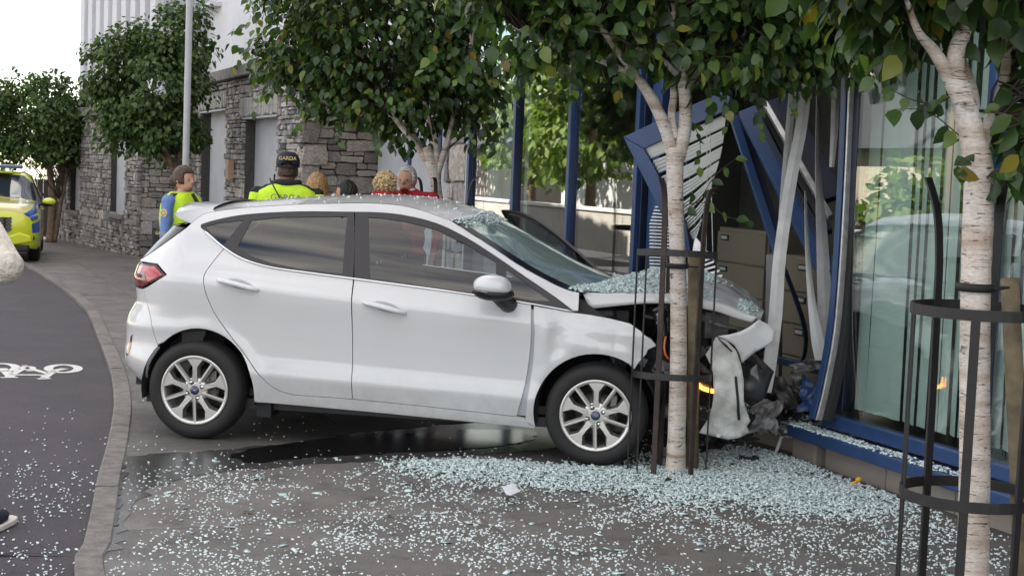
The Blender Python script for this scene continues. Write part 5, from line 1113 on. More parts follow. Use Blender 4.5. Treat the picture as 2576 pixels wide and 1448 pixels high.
b = MB(); P = smooth_line([(3.318, 0, .60), (3.328, 0, .53), (3.338, 0, .46), (3.345, 0, .38), (3.352, 0, .335)], 5); b.tube([(p.x, y1(p.x, p.z)-.006, p.z) for p in P], [.004]+[.009]*(len(P)-2)+[.005], 8, flat=.5); b.build('bumper_slot', 'plastic_black', CAR)
b = MB(); b.tube([(3.205, -.835, .812), (3.25, -.84, .775), (3.29, -.835, .74)], [.006, .015, .008], 8, flat=.5); b.build('bumper_slot', 'plastic_black', CAR)
fill('grille_piece', [(3.36, .55), (3.47, .68), (3.55, .60), (3.50, .45), (3.42, .38), (3.38, .42)], lambda x, z: -.66+.3*nz3(x, z, 5), 'engine', .03)
fill('number_plate_bracket', [(3.40, .62), (3.44, .66), (3.46, .56), (3.43, .52)], lambda x, z: -.70, 'engine_grey', .03)
fill('undertray', [(2.72, .22), (3.2, .15), (3.3, .22), (3.1, .30), (2.8, .32)], lambda x, z: -.60+.1*nz3(x, z, 5), 'plastic_black', .04)
for k in range(7): MB().tube(smooth_line([(2.78+k*.05, -.7, .62-.02*k), (2.85+k*.04, -.72, .5), (2.82+k*.06, -.66, .34)], 4), .006, 5).build('loose_cable', 'plastic_black', CAR)
MB().box((2.88, -.68, .60), (.10, .03, .09), rot=Matrix.Rotation(.4, 3, 'Y')).build('wing_bracket', 'engine_grey', CAR)
# ------------------------------------------------------------------ people: one continuous body each, hair and kit as children
def capsule(b, p0, r0, p1, r1, n=10):
    p0 = Vector(p0); p1 = Vector(p1); d = (p1-p0); l = d.length; d.normalize(); pts = []; rad = []
    for a in (-80, -50, -20): pts.append(p0+d*r0*sin(R(a))); rad.append(r0*cos(R(a)))
    for a in (20, 50, 80): pts.append(p1+d*r1*sin(R(a))); rad.append(r1*cos(R(a)))
    b.tube(pts, rad, n)
def body_mesh(name, prims, mats, classify, parent, vox=.0105, smooth_it=3):
    me = bpy.data.meshes.new(name); me.from_pydata(prims.v, [], prims.f); o = bpy.data.objects.new(name, me); COL.objects.link(o)
    q = o.modifiers.new('r', 'REMESH'); q.mode = 'VOXEL'; q.voxel_size = vox; q = o.modifiers.new('s', 'SMOOTH'); q.iterations = smooth_it; q.factor = .5
    dg = bpy.context.evaluated_depsgraph_get(); dg.update(); m2 = bpy.data.meshes.new_from_object(o.evaluated_get(dg)); bpy.data.objects.remove(o); bpy.data.meshes.remove(me)
    m2.materials.clear(); m2.name = name
    for m in mats: m2.materials.append(MAT[m])
    n = len(m2.polygons); c = np.empty(n*3); m2.polygons.foreach_get('center', c); c = c.reshape(-1, 3)
    m2.polygons.foreach_set('material_index', [classify(*p) for p in c]); m2.polygons.foreach_set('use_smooth', [True]*n); m2.update(); return link(name, m2, parent)
def person(loc, head, h, mats, label, hairfn, group=None, sleeve=1.0, armL=None, armR=None, female=False, vox=.0105, turn=0., extra=None, build=1.0, step=(0, 0), hd=-.03, armz=.6):
    """local: faces +Y, their right is +X; mats = skin, top, legs, shoes"""
    t = empty('person', loc, head, label=label, cat='person', group=group); s = h/1.75; b = MB(); V = lambda *p: Vector(p)*s
    sw = .185 if female else .205; sw *= build; aL = armL or [(-sw-.055, -.01, 1.14), (-sw-.06, .10, .90)]; aR = armR or [(sw+.055, -.01, 1.14), (sw+.06, .10, .90)]
    for sx in (-1, 1):
        ox, oy = step if sx > 0 else (0, 0)
        capsule(b, V(sx*.095, .0, .90), .088*s*build, V(sx*.10+ox*.55, .03+oy*.6, .50), .060*s); capsule(b, V(sx*.10+ox*.55, .03+oy*.6, .50), .058*s, V(sx*.105+ox, -.02+oy, .10), .040*s)
        b.ell(V(sx*.11+ox, .055+oy, .045), (.046*s, .13*s, .045*s), 12, 8)
    b.ell(V(0, 0, .95), (.165*s*build, .115*s*build, .13*s), 16, 10); b.ell(V(0, .0, 1.10), (.148*s*build, .105*s*build, .17*s), 16, 10); b.ell(V(0, .005, 1.28), (.178*s*build, .118*s*build, .19*s), 16, 10)
    if female: b.ell(V(-.07, .085, 1.27), (.06*s, .055*s, .06*s)); b.ell(V(.07, .085, 1.27), (.06*s, .055*s, .06*s))
    capsule(b, V(-sw*.75, -.005, 1.43), .062*s, V(sw*.75, -.005, 1.43), .062*s); b.ell(V(0, -.015, 1.46), (.12*s, .07*s, .065*s)); capsule(b, V(0, -.005, 1.42), .056*s, V(0, .012, 1.56), .050*s)
    hr = Matrix.Rotation(turn, 3, 'Z'); H = lambda x, y, z: V(*(hr @ Vector((x, y, 0))+Vector((0, .012, z+hd))))
    b.ell(H(0, 0, 1.655), (.073*s, .092*s, .105*s), 18, 14); b.ell(H(0, .028, 1.60), (.055*s, .062*s, .062*s), 14, 10); b.ell(H(0, .098, 1.632), (.013*s, .018*s, .022*s)); b.ell(H(0, .085, 1.588), (.024*s, .012*s, .009*s))
    for sx in (-1, 1): b.ell(H(sx*.074, -.005, 1.64), (.010*s, .020*s, .031*s))
    for sx, A in ((-1, aL), (1, aR)):
        sh = V(sx*sw, -.005, 1.425); el = V(*A[0]); wr = V(*A[1]); capsule(b, sh, .056*s*build, el, .042*s); capsule(b, el, .041*s, wr, .029*s)
        d = (wr-el).normalized(); side = d.cross(Vector((1, 0, 0))).normalized()
        if side.length < .1: side = Vector((0, 1, 0))
        pal = wr+d*.05*s; capsule(b, wr, .026*s, pal+d*.02*s, .034*s)
        for q, (o_, ln) in enumerate(((-.028, .065), (-.009, .078), (.010, .074), (.028, .058))):
            f0 = pal+side*o_*s+d*.03*s; f1_ = f0+d*ln*.55*s+Vector((-sx*.006, 0, 0))*s; capsule(b, f0, .0095*s, f1_, .009*s, 8); capsule(b, f1_, .009*s, f1_+(d*.8+Vector((-sx*.5, 0, 0))).normalized()*ln*.5*s, .0075*s, 8)
        th = pal-side*.03*s-d*.02*s; capsule(b, th, .012*s, th-side*.035*s+d*.035*s, .010*s, 8)
    if extra: extra(b, V)
    def cls(x, y, z):
        x /= s; y /= s; z /= s
        if z > 1.50 and abs(x) < .13: return 0
        if abs(x) > sw*.78 and z > armz:
            return 0 if z < sleeve else 1
        if z < .085: return 3
        if z < .97: return 2 if abs(x) < sw*1.05 or z < max(.7, armz-.05) else 0
        return 1
    body_mesh('body', b, mats, cls, t, vox)
    for sx in (-1, 1): MB().ell(H(sx*.030, .083, 1.648), (.009*s, .006*s, .005*s)).build('eye', 'eye', t, True)
    MB().ell(H(0, .092, 1.588), (.022*s, .007*s, .006*s)).build('mouth', 'lips', t, True)
    if hairfn: hairfn(t, s, H, V)
    return t
def hair_shell(matn, r=(.082, .100, .112), zc=1.665, lo=1.60, frontcut=.055, amp=.004, fr=40, back=None):
    def f(t, s, H, V):
        b = MB(); nu, nv = 36, 22
        for i in range(nv+1):
            th = pi*i/nv
            for j in range(nu):
                a = 2*pi*j/nu; d = Vector((sin(th)*cos(a), sin(th)*sin(a), cos(th))); k = 1+amp*noise.noise(d*fr*.1)*10; p = [d.x*r[0]*k, d.y*r[1]*k-.006, d.z*r[2]*k]
                z = zc+p[2]
                if z < lo and p[1] < frontcut: z = lo-(lo-z)*(back if back else .35); p[0] *= 1.03
                if p[1] > frontcut and z < zc+.045: p[1] = frontcut
                b.v.append(tuple(H(p[0], p[1], z)))
        for i in range(nv):
            for j in range(nu): a = i*nu+j; c = i*nu+(j+1) % nu; b.f.append((a, a+nu, c+nu, c)); b.m.append(0)
        b.build('hair', matn, t, True)
    return f
def vest(t, s, mat_, z0, z1, rx, ry, zsh=1.46, sw=.21):
    b = MB(); rows = [(z0, rx, ry), (1.15, rx*.97, ry), (1.28, rx*1.05, ry*1.05), (1.39, rx*1.05, ry*.98), (1.45, rx*.98, ry*.82), (1.488, rx*.72, ry*.66), (1.51, rx*.40, ry*.60)]
    n = 40
    for z, a, c in rows:
        for k in range(n): an = 2*pi*k/n; ex = .75; X = abs(cos(an))**ex*(1 if cos(an) > 0 else -1); Y = abs(sin(an))**ex*(1 if sin(an) > 0 else -1); b.v.append((X*a*s, (Y*c-.004)*s*(1+.03*noise.noise(Vector((an*3, z*8, 1)))), z*s))
    for i in range(len(rows)-1):
        for k in range(n): b.f.append((i*n+k, i*n+(k+1) % n, (i+1)*n+(k+1) % n, (i+1)*n+k)); b.m.append(0)
    return b.build('hi_vis_vest', mat_, t, True, solid=.006)
def TXT(o, M): return o
# officer with cap seen from behind
pg = grd(720, 1000); P2 = at(722, 500, 12.0); P2.z = gz(12)
def cap_hair(t, s, H, V):
    hair_shell('hair_brown', (.078, .096, .10), 1.64, 1.60, .03, back=.2)(t, s, H, V)
    b = MB(); n = 32; prof = [(1.675, .088, .106), (1.70, .090, .107), (1.735, .087, .102), (1.765, .072, .085), (1.783, .045, .052), (1.788, .004, .004)]
    for z, rx, ry in prof:
        for k in range(n): a = 2*pi*k/n; lift = .028 if (cos(a-3*pi/2) > .86 and z < 1.69) else 0; b.v.append(tuple(H(cos(a)*rx, sin(a)*ry-.004, z+lift)))
    for i in range(len(prof)-1):
        for k in range(n): b.f.append((i*n+k, i*n+(k+1) % n, (i+1)*n+(k+1) % n, (i+1)*n+k)); b.m.append(0)
    c = b.build('cap', 'cap_navy', t, True, solid=.004)
    b = MB(); b.tube([H(cos(a)*.089, sin(a)*.107-.004, 1.672) for a in np.linspace(R(195), R(345), 14)], .007, 6); b.build('cap_strap', 'cap_navy', c)
    b = MB(); b.grid(lambda a, q: H(-.07+.14*a, .095+.07*q*(1-(2*a-1)**2*.6), 1.685-.02*q), 8, 4); b.build('cap_peak', 'cap_navy', c, True, solid=.004)
    M = Matrix.Translation(H(0, -.116, 1.742)) @ Matrix.Rotation(pi, 4, 'Z') @ Matrix.Rotation(R(72), 4, 'X') @ Matrix.Rotation(pi, 4, 'Z') if False else Matrix.Translation(H(0, -.108, 1.735)) @ Matrix.Rotation(R(70), 4, 'X')
    text_mesh('cap_lettering', 'GARDA', .040*s, 'gold', c, M)
t = person(P2, R(6), 1.84, ['skin', 'black_cloth', 'navy', 'black_cloth'], 'police officer in navy cap and yellow jacket seen from behind', cap_hair, build=1.12)
s_ = 1.84/1.75; v_ = vest(t, s_, 'hivis', .80, 1.46, .225, .150)
b = MB(); b.tube([Vector((cos(a)*.085, sin(a)*.075-.012, 1.498+.02*(sin(a) < 0)))*s_ for a in np.linspace(0, 2*pi, 20)], .03, 8); b.build('collar', 'black_cloth', t, True)
for sx in (-1, 1):
    b = MB(); b.tube([Vector((sx*.06, -.02, 1.508))*s_, Vector((sx*.16, -.03, 1.486))*s_, Vector((sx*.235, -.025, 1.432))*s_], [.032, .034, .03], 8, flat=.5); b.build('shoulder_strap', 'black_cloth', t, True)
    b = MB(); capsule(b, Vector((sx*.232, -.01, 1.40))*s_, .066*s_, Vector((sx*.285, -.01, 1.12))*s_, .054*s_); b.build('jacket_sleeve', 'hivis', t, True)
text_mesh('jacket_lettering', 'GARDA', .072, 'reflective', t, Matrix.Translation((0, -.186, 1.405*s_)) @ Matrix.Rotation(R(80), 4, 'X'))
b = MB(); b.prism([(-.07, -.11), (.07, -.11), (.10, -.04), (.02, .05), (-.03, .055), (-.06, 0)], 0, .02, 0, Matrix.Translation((-.005, -.19, 1.355*s_)) @ Matrix.Rotation(R(82), 4, 'X')); b.build('radio_pouch', 'black_cloth', t)
b = MB(); b.tube([Vector((-.02, -.185, 1.43)), Vector((-.08, -.18, 1.53)), Vector((-.135, -.16, 1.63))], .006, 6); b.build('radio_aerial', 'plastic_black', t)
b = MB(); b.box((-.125, .02, 1.60), (.03, .05, .02)); b.tube([Vector((-.105, .0, 1.66)), Vector((-.11, .02, 1.60))], .007, 6); b.build('headset', 'plastic_black', t)
# officer in blue shirt at the left
P1 = at(458, 560, 12.6); P1.z = gz(12.6)
def tail_hair(t, s, H, V):
    hair_shell('hair_brown', (.084, .104, .112), 1.665, 1.62, .05, back=.5)(t, s, H, V); MB().ell(H(0, -.125, 1.63), (.04*s, .045*s, .05*s)).build('hair_bun', 'hair_brown', t, True)
t = person(P1, R(-112), 1.72, ['skin', 'garda_blue', 'navy', 'black_cloth'], 'police officer in short blue sleeves and yellow vest at the left of the car', tail_hair, sleeve=1.12, female=True, turn=R(-8), armR=[(.26, .0, 1.13), (.255, .10, .90)], build=1.12)
s_ = 1.72/1.75; vest(t, s_, 'hivis', .96, 1.46, .180, .158)
b = MB(); b.tube([Vector((sx_, y_, z_))*s_ for sx_, y_, z_ in ((0, .10, 1.50), (-.02, .135, 1.42), (.0, .15, 1.30))], [.03, .045, .05], 8, flat=.5); b.build('vest_zip_panel', 'black_cloth', t, True)
Mside = Matrix.Translation(Vector((.268, .0, 1.33))*s_) @ Matrix.Rotation(R(90), 4, 'Z') @ Matrix.Rotation(R(84), 4, 'X')
b = MB(); b.prism([(.038*cos(a)*(1 if k % 2 else .84), .038*sin(a)*(1 if k % 2 else .84)) for k, a in enumerate(np.linspace(0, 2*pi, 25)[:-1])], 0, .006, 0, Mside); b.lathe([(.016, .009), (.022, .009)], 16, 1, Mside); bd = b.build('sleeve_badge', ['gold', 'garda_blue'], t)
text_mesh('sleeve_lettering', 'GARDA', .036, 'gold', t, Matrix.Translation(Vector((.296, .0, 1.155))*s_) @ Matrix.Rotation(R(90), 4, 'Z') @ Matrix.Rotation(R(88), 4, 'X'))
MB().box(Vector((.0, -.19, 1.0))*s_, (.22, .1, .34)).build('back_pouch', 'black_cloth', t, bevel=.03)
MB().box(Vector((.17, 0, 1.475))*s_, (.11, .06, .012), rot=Matrix.Rotation(.4, 3, 'Y')).build('epaulette', 'navy', t, bevel=.004)
# bystanders
def bob(t, s, H, V):
    b = MB(); nu, nv = 36, 20
    for i in range(nv+1):
        z = 1.785-.29*i/nv; k = min(1, math.sqrt(max(0, 1-((z-1.66)/.125)**2))) if z > 1.66 else 1.0+.10*(1.66-z)/.16-.35*max(0, (1.54-z)/.05)
        for j in range(nu): a = 2*pi*j/nu; y = sin(a)*.105*k-.008; y = min(y, .045 if z < 1.72 else 9); q = 1+.05*noise.noise(Vector((cos(a)*5, sin(a)*5, z*3))); b.v.append(tuple(H(cos(a)*.092*k*q, y*q, z)))
    for i in range(nv):
        for j in range(nu): a = i*nu+j; c = i*nu+(j+1) % nu; b.f.append((a, a+nu, c+nu, c)); b.m.append(0)
    b.build('hair', 'hair_blonde', t, True)
Pw = at(797, 500, 12.7); Pw.z = gz(12.7)
t = person(Pw, R(-28), 1.70, ['skin2', 'white_cloth', 'navy', 'black_cloth'], 'woman with straight blonde bob and pale top seen from behind', bob, female=True, group='bystanders behind the car')
MB().tube([Vector((cos(a)*.11, sin(a)*.09-.01, 1.43)) for a in np.linspace(0, 2*pi, 18)], .03, 8).build('scarf', 'white_cloth', t, True)
Pb = at(872, 520, 12.5); Pb.z = gz(12.5)
person(Pb, R(70), 1.65, ['skin', 'black_cloth', 'navy', 'black_cloth'], 'short dark haired person in black facing left behind the car roof', hair_shell('hair_black', (.088, .106, .112), 1.665, 1.60, .03, back=.9), female=True, turn=R(10), group='bystanders behind the car')
Pr = at(968, 500, 12.4); Pr.z = gz(12.4)
def curls(t, s, H, V):
    rg = np.random.default_rng(5); b = MB(); b.ell(H(0, -.012, 1.665), (.082*s, .095*s, .10*s), 20, 14)
    for i in range(420):
        v = rg.normal(size=3); v /= np.linalg.norm(v)
        if v[1] > .55 and v[2] < .35 or v[2] < -.75: continue
        k = rg.uniform(.96, 1.1); r_ = rg.uniform(.008, .014)*s; b.ell(H(v[0]*.082*k, v[1]*.098*k-.008, 1.66+v[2]*.10*k), (r_, r_, r_*.8), 6, 5)
    b.build('hair', 'hair_curly', t, True)
t = person(Pr, R(-42), 1.79, ['skin2', 'red_knit', 'navy', 'black_cloth'], 'woman with curly blonde hair in red coat seen from behind', curls, female=True, hd=-.075, build=1.12, group='bystanders behind the car')
MB().tube([Vector((cos(a)*.085, sin(a)*.075-.008, 1.53)) for a in np.linspace(0, 2*pi, 18)], [.034]*18, 8).build('coat_collar', 'red_knit', t, True)
Pm = at(1024, 500, 12.75); Pm.z = gz(12.75)
t = person(Pm, R(155), 1.85, ['skin', 'red_knit', 'navy', 'black_cloth'], 'white haired man in red jumper beside the birch trunk', hair_shell('hair_white', (.080, .100, .106), 1.668, 1.62, .045, back=.3), hd=-.075, build=1.15, turn=R(12), group='bystanders behind the car')
MB().tube([Vector((cos(a)*.072, sin(a)*.062+.0, 1.58)) for a in np.linspace(0, 2*pi, 18)], .014, 8).build('shirt_collar', 'white_cloth', t, True)
# passer-by at the left edge, mostly outside the picture: sleeve and shoe show
Pe = Vector((-2.72, 6.8, -.03))
t = person(Pe, R(-8), 1.74, ['skin', 'cream', 'denim', 'navy'], 'person in cream sweater and navy shoe at the left edge', hair_shell('hair_brown'), sleeve=.1, build=1.2, vox=.009, step=(.215, .0), armz=1.02,
           armR=[(.415, -.06, 1.26), (.16, .24, 1.44)], armL=[(-.30, .10, 1.20), (-.06, .30, 1.44)], extra=lambda b, V: (capsule(b, V(.23, 0, 1.41), .09, V(.415, -.06, 1.26), .092), capsule(b, V(.415, -.06, 1.26), .092, V(.22, .19, 1.40), .065)))
for sx in (-1, 1):
    b = MB(); b.prism([(-.05, -.10), (.04, -.10), (.055, .0), (.055, .13), (.035, .19), (0, .205), (-.035, .19), (-.05, .13), (-.055, 0)], -.002, .026); b.build('shoe_sole', 'shoe_sole', t, bevel=.006, loc=(sx*.11+(.215 if sx > 0 else 0), .03, 0))
b = MB(); b.box((.03, .40, 1.44), (.075, .012, .15)); b.build('phone', 'plastic_gloss', None, bevel=.005); ph = bpy.data.objects['phone']; ph.location = t.location; ph.rotation_euler = t.rotation_euler; setp(ph, 'black phone held up by the person in cream sweater', 'phone')
# ------------------------------------------------------------------ police car: local x forward
PV = at(-20, 600, 28.6); PV.z = gz(27.6)
POL = empty('police_car', PV, math.atan2(-1, .30), label='yellow and blue chequered police car parked at the left edge', cat='car')
rows = []
# station: x, list of half profile (y, z) from sill up to centre top
def stn(x, w, zs): return x, [(w*k, z) for k, z in zs]
ST = [stn(2.18, .80, [(.82, .30), (.96, .36), (1.0, .55), (.98, .72), (.92, .84), (.80, .90), (.55, .93), (0, .95)]), stn(2.05, .90, [(.9, .26), (.98, .32), (1, .56), (.99, .76), (.95, .90), (.84, .97), (.55, 1.0), (0, 1.02)]),
      stn(1.80, .93, [(.94, .24), (.99, .30), (1, .58), (.99, .80), (.96, .95), (.86, 1.03), (.56, 1.06), (0, 1.08)]), stn(1.15, .932, [(.94, .24), (.99, .30), (1, .60), (.995, .82), (.97, .99), (.88, 1.09), (.56, 1.12), (0, 1.14)]),
      stn(.95, .932, [(.94, .24), (.99, .30), (1, .60), (.995, .82), (.97, 1.0), (.90, 1.10), (.56, 1.15), (0, 1.17)]), stn(.15, .932, [(.94, .24), (.99, .30), (1, .60), (.995, .82), (.97, 1.02), (.80, 1.42), (.62, 1.56), (0, 1.60)]),
      stn(-.1, .932, [(.94, .24), (.99, .30), (1, .60), (.995, .84), (.97, 1.03), (.76, 1.52), (.64, 1.61), (0, 1.645)]), stn(-1.2, .932, [(.94, .24), (.99, .30), (1, .62), (.995, .86), (.97, 1.05), (.76, 1.53), (.64, 1.61), (0, 1.64)]),
      stn(-2.0, .92, [(.94, .28), (.99, .34), (1, .66), (.99, .88), (.96, 1.08), (.74, 1.46), (.62, 1.54), (0, 1.57)]), stn(-2.3, .86, [(.9, .34), (.98, .4), (1, .66), (.98, .9), (.94, 1.05), (.75, 1.2), (.5, 1.25), (0, 1.26)])]
b = MB(); 
for x, pr in ST:
    full = [(-y, z) for y, z in pr]+[(y, z) for y, z in pr[::-1][1:]]; b.v += [(x, y, z) for y, z in full]
nn = len(ST[0][1])*2-1
for i in range(len(ST)-1):
    for k in range(nn-1):
        b.f.append((i*nn+k, i*nn+k+1, (i+1)*nn+k+1, (i+1)*nn+k)); kk = min(k, nn-2-k); x_ = (ST[i][0]+ST[i+1][0])/2
        mi = 0
        if kk >= 5 and .15 <= x_ < .95: mi = 3
        elif kk == 4 and -1.9 < x_ < .6: mi = 3
        elif kk in (2,) : mi = 1
        elif kk >= 5 and x_ >= .95: mi = 2
        elif kk == 4 and x_ > .95: mi = 1
        b.m.append(mi)
b.f.append(tuple(range(nn))[::-1]); b.m.append(0); b.f.append(tuple((len(ST)-1)*nn+k for k in range(nn))); b.m.append(0)
o = b.build('body', ['police_yellow', 'police_blue', 'police_gold', 'police_screen'], POL, True, sub=0, bevel=.0)
bm = bmesh.new(); bm.from_mesh(o.data); bmesh.ops.recalc_face_normals(bm, faces=bm.faces); bm.to_mesh(o.data); bm.free()
MB().grid(lambda a, c: Vector((2.20-.10*abs(2*c-1)**3, -.60+1.20*c, .58+.25*a)), 1, 8).build('grille', 'plastic_black', POL, solid=.03)
for r_ in range(4):
    for k in range(9):
        y = -.52+k*.13; MB().box((2.222-.10*abs(y/.6)**3, y, .60+.065*r_), (.012, .11, .045), rot=Matrix.Rotation(R(35), 3, 'X')).build('grille_bar', 'alloy_dark', POL)
b = MB(); b.lathe([(.052, -.004), (.062, -.004), (.062, .006), (.052, .006)], 24, 0, Matrix.Translation((2.235, 0, .73)) @ Matrix.Rotation(R(90), 4, 'Y'), closed=True); b.box((2.236, -.02, .73), (.01, .012, .07)); b.box((2.236, .02, .73), (.01, .012, .07)); b.box((2.236, 0, .73), (.01, .04, .012)); b.build('badge', 'chrome', POL)
for sd_ in (-1, 1):
    MB().prism([(sd_*.62, .82), (sd_*.88, .90), (sd_*.90, .83), (sd_*.72, .74), (sd_*.55, .74)], 2.02, 2.165, 0, Matrix(((0, 0, 1, 0), (1, 0, 0, 0), (0, 1, 0, 0), (0, 0, 0, 1)))).build('bonnet_edge_panel', 'police_blue', POL, bevel=.02)
    hl_ = MB().prism([(sd_*.62, .66), (sd_*.80, .64), (sd_*.85, .44), (sd_*.80, .40), (sd_*.60, .50)], 1.95, 2.15, 0, Matrix(((0, 0, 1, 0), (1, 0, 0, 0), (0, 1, 0, 0), (0, 0, 0, 1)))).build('headlight', 'plastic_gloss', POL, bevel=.02)
    for zz_ in (.50, .59): MB().box((2.152, sd_*.73, zz_), (.02, .10, .06)).build('lens', 'lamp_clear', hl_, bevel=.01)
    b = MB(); b.ell((.72, sd_*1.06, 1.09), (.08, .13, .075), 14, 10); o = b.build('mirror', 'police_yellow', POL, True); MB().ell((.72, sd_*1.03, 1.045), (.07, .12, .05), 12, 8).box((.72, sd_*.93, 1.03), (.06, .2, .04)).build('mirror_base', 'plastic_black', o, True)
    for x in (1.36, -1.32):
        w_ = MB().lathe([(.22, -.01), (.30, -.0), (.345, -.03), (.355, -.06), (.355, -.18), (.34, -.21), (.22, -.22)], 32, 0, closed=True).build('wheel', 'tyre', POL, True); w_.matrix_local = Matrix.Translation((x, sd_*.925, .355)) @ Matrix.Rotation(R(90)*(-sd_), 4, 'X')
        b = MB(); b.lathe([(0, -.02), (.06, -.015), (.22, -.03), (.22, -.1)], 28)
        for k in range(5): b.box((.13*cos(k*1.2566), .13*sin(k*1.2566), -.012), (.2, .04, .02), rot=Matrix.Rotation(k*1.2566, 3, 'Z'))
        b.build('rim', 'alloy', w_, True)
    MB().box((.0, 0, 0), (.02, .05, .02)).build('door_handle', 'police_yellow', POL, loc=(-.35, sd_*.93, .92))
MB().prism([(-.78, .50), (-.58, .56), (-.28, .45), (.28, .45), (.58, .56), (.78, .50), (.80, .40), (.52, .34), (-.52, .34), (-.80, .40)], 2.10, 2.215, 0, Matrix(((0, 0, 1, 0), (1, 0, 0, 0), (0, 1, 0, 0), (0, 0, 0, 1)))).build('front_bumper', 'police_yellow', POL, bevel=.025)
MB().box((2.08, 0, .28), (.22, 1.5, .14)).build('bumper_lower', 'plastic_black', POL, bevel=.03)
pl_ = MB().box((2.225, 0, .505), (.012, .50, .11)).build('number_plate', 'plate_white', POL); 
text_mesh('plate_lettering', '4', .085, 'plastic_black', pl_, Matrix.Translation((2.234, .215, .503)) @ Matrix.Rotation(R(90), 4, 'Z') @ Matrix.Rotation(R(90), 4, 'X'))
b = MB(); b.box((-.15, 0, 1.725), (.30, 1.1, .07)); lbz = b.build('light_bar', 'beacon_blue', POL, bevel=.03); MB().box((-.15, .4, 1.675), (.1, .06, .06)).box((-.15, -.4, 1.675), (.1, .06, .06)).build('light_bar_foot', 'plastic_black', lbz)
MB().box((.1, 0, 1.62), (.5, .75, .02)).build('roof_panel', 'police_yellow', POL)
MB().box((-.6, 0, .98), (2.2, 1.6, .3)).build('cabin', 'interior_dark', POL)
for sd_ in (-1, 1): MB().box((.22, sd_*.37, 1.1), (.1, .4, .45)).build('seat', 'seat_cloth', POL, bevel=.05)
b = MB(); b.box((.93, .45, 1.185), (.05, .16, .05)); b.build('dash_paper', 'paper', POL)
# lamp post
lp = at(470, 300, 20.0); lp.z = gz(20)
t = empty('lamp_post', lp, label='plain grey lamp post standing in front of the stone building', cat='lamp post')
MB().tube([(0, 0, -.05), (0, 0, 1.2)], [.06, .06], 20).build('base', 'pole_grey', t, True); MB().tube([(0, 0, 1.2), (0, 0, 1.24), (0, 0, 6.5)], [.06, .046, .042], 20).build('shaft', 'pole_grey', t, True)
b = MB(); b.tube(smooth_line([(0, 0, 6.5), (-.1, -.1, 6.75), (-.5, -.3, 6.85)], 5), .035, 10); b.box((-.75, -.42, 6.86), (.5, .2, .1)); b.build('lantern', 'pole_grey', t)
# ------------------------------------------------------------------ broken glass
CUBE = np.array([(a, b_, c) for c in (-.5, .5) for b_ in (-.5, .5) for a in (-.5, .5)]); CF = np.array([(0, 2, 3, 1), (4, 5, 7, 6), (0, 1, 5, 4), (2, 6, 7, 3), (0, 4, 6, 2), (1, 3, 7, 5)])
def rotm(n, rg, tilt):
    a = rg.uniform(0, 2*pi, n); b_ = rg.normal(0, tilt, n); c = rg.normal(0, tilt, n); ca, sa, cb, sb, cc, sc_ = np.cos(a), np.sin(a), np.cos(b_), np.sin(b_), np.cos(c), np.sin(c); Rm = np.zeros((n, 3, 3))
    Rm[:, 0, 0] = ca*cb; Rm[:, 0, 1] = ca*sb*sc_-sa*cc; Rm[:, 0, 2] = ca*sb*cc+sa*sc_; Rm[:, 1, 0] = sa*cb; Rm[:, 1, 1] = sa*sb*sc_+ca*cc; Rm[:, 1, 2] = sa*sb*cc-ca*sc_; Rm[:, 2, 0] = -sb; Rm[:, 2, 1] = cb*sc_; Rm[:, 2, 2] = cb*cc; return Rm
def shards(name, pos, size, rg, tilt, label, th=.006, bright=None):
    n = len(pos); J = CUBE[None]*(1+rg.uniform(-.35, .35, (n, 8, 3))); sz = np.stack([size*rg.uniform(.7, 1.5, n), size*rg.uniform(.5, 1.0, n), np.minimum(size*.6, th)*np.ones(n)], 1)
    V = np.einsum('nij,nkj->nki', rotm(n, rg, tilt), J*sz[:, None, :])+pos[:, None, :]; me = bpy.data.meshes.new(name); me.vertices.add(n*8); me.vertices.foreach_set('co', V.ravel())
    lo = (CF.ravel()[None]+(np.arange(n)*8)[:, None]).ravel(); me.loops.add(len(lo)); me.loops.foreach_set('vertex_index', lo); me.polygons.add(n*6); me.polygons.foreach_set('loop_start', np.arange(0, n*24, 4)); me.polygons.foreach_set('loop_total', np.full(n*6, 4)); me.update(calc_edges=True)
    a = me.attributes.new('rnd', 'FLOAT', 'FACE'); a.data.foreach_set('value', np.repeat(bright if bright is not None else rg.random(n), 6)); me.materials.append(MAT['shard']); return setp(link(name, me), label, 'broken glass', kind='stuff')
rg = np.random.default_rng(77)
def samplepx(n, dens, box=(-4.2, 3.4, 4.6, 10.6)):
    """uniform over the ground in world space, thinned by a density given at the photograph's place"""
    out = []
    X = rg.uniform(box[0], box[1], n); Y = rg.uniform(box[2], box[3], n)
    q = np.stack([X, Y, np.zeros(n)], 1)-np.array(CO); qc = q @ np.array(CM); u = 1288+F_PX*qc[:, 0]/-qc[:, 2]; v = 724-F_PX*qc[:, 1]/-qc[:, 2]
    k = dens(X, Y, u, v) > rg.random(n); return np.stack([X[k], Y[k]], 1)
def inside(X, Y): w_ = (X-BW.x)*FA.x+(Y-BW.y)*FA.y; d = (X-BW.x)*FN.x+(Y-BW.y)*FN.y; return d > .1
pileC = [(1.25, 8.35, .75, .40), (.55, 8.35, .75, .28), (1.75, 8.15, .42, .42), (-.1, 8.5, .45, .22), (1.5, 9.0, .45, .4)]
def pile(X, Y):
    p = np.zeros_like(X)
    for cx, cy, rx, ry in pileC: p = np.maximum(p, np.exp(-(((X-cx)/rx)**2+((Y-cy)/ry)**2)**1.3))
    return p
def fbm(X, Y, s_): return np.array([noise.noise(Vector((a*s_, c*s_, 2.2))) for a, c in zip(X, Y)])
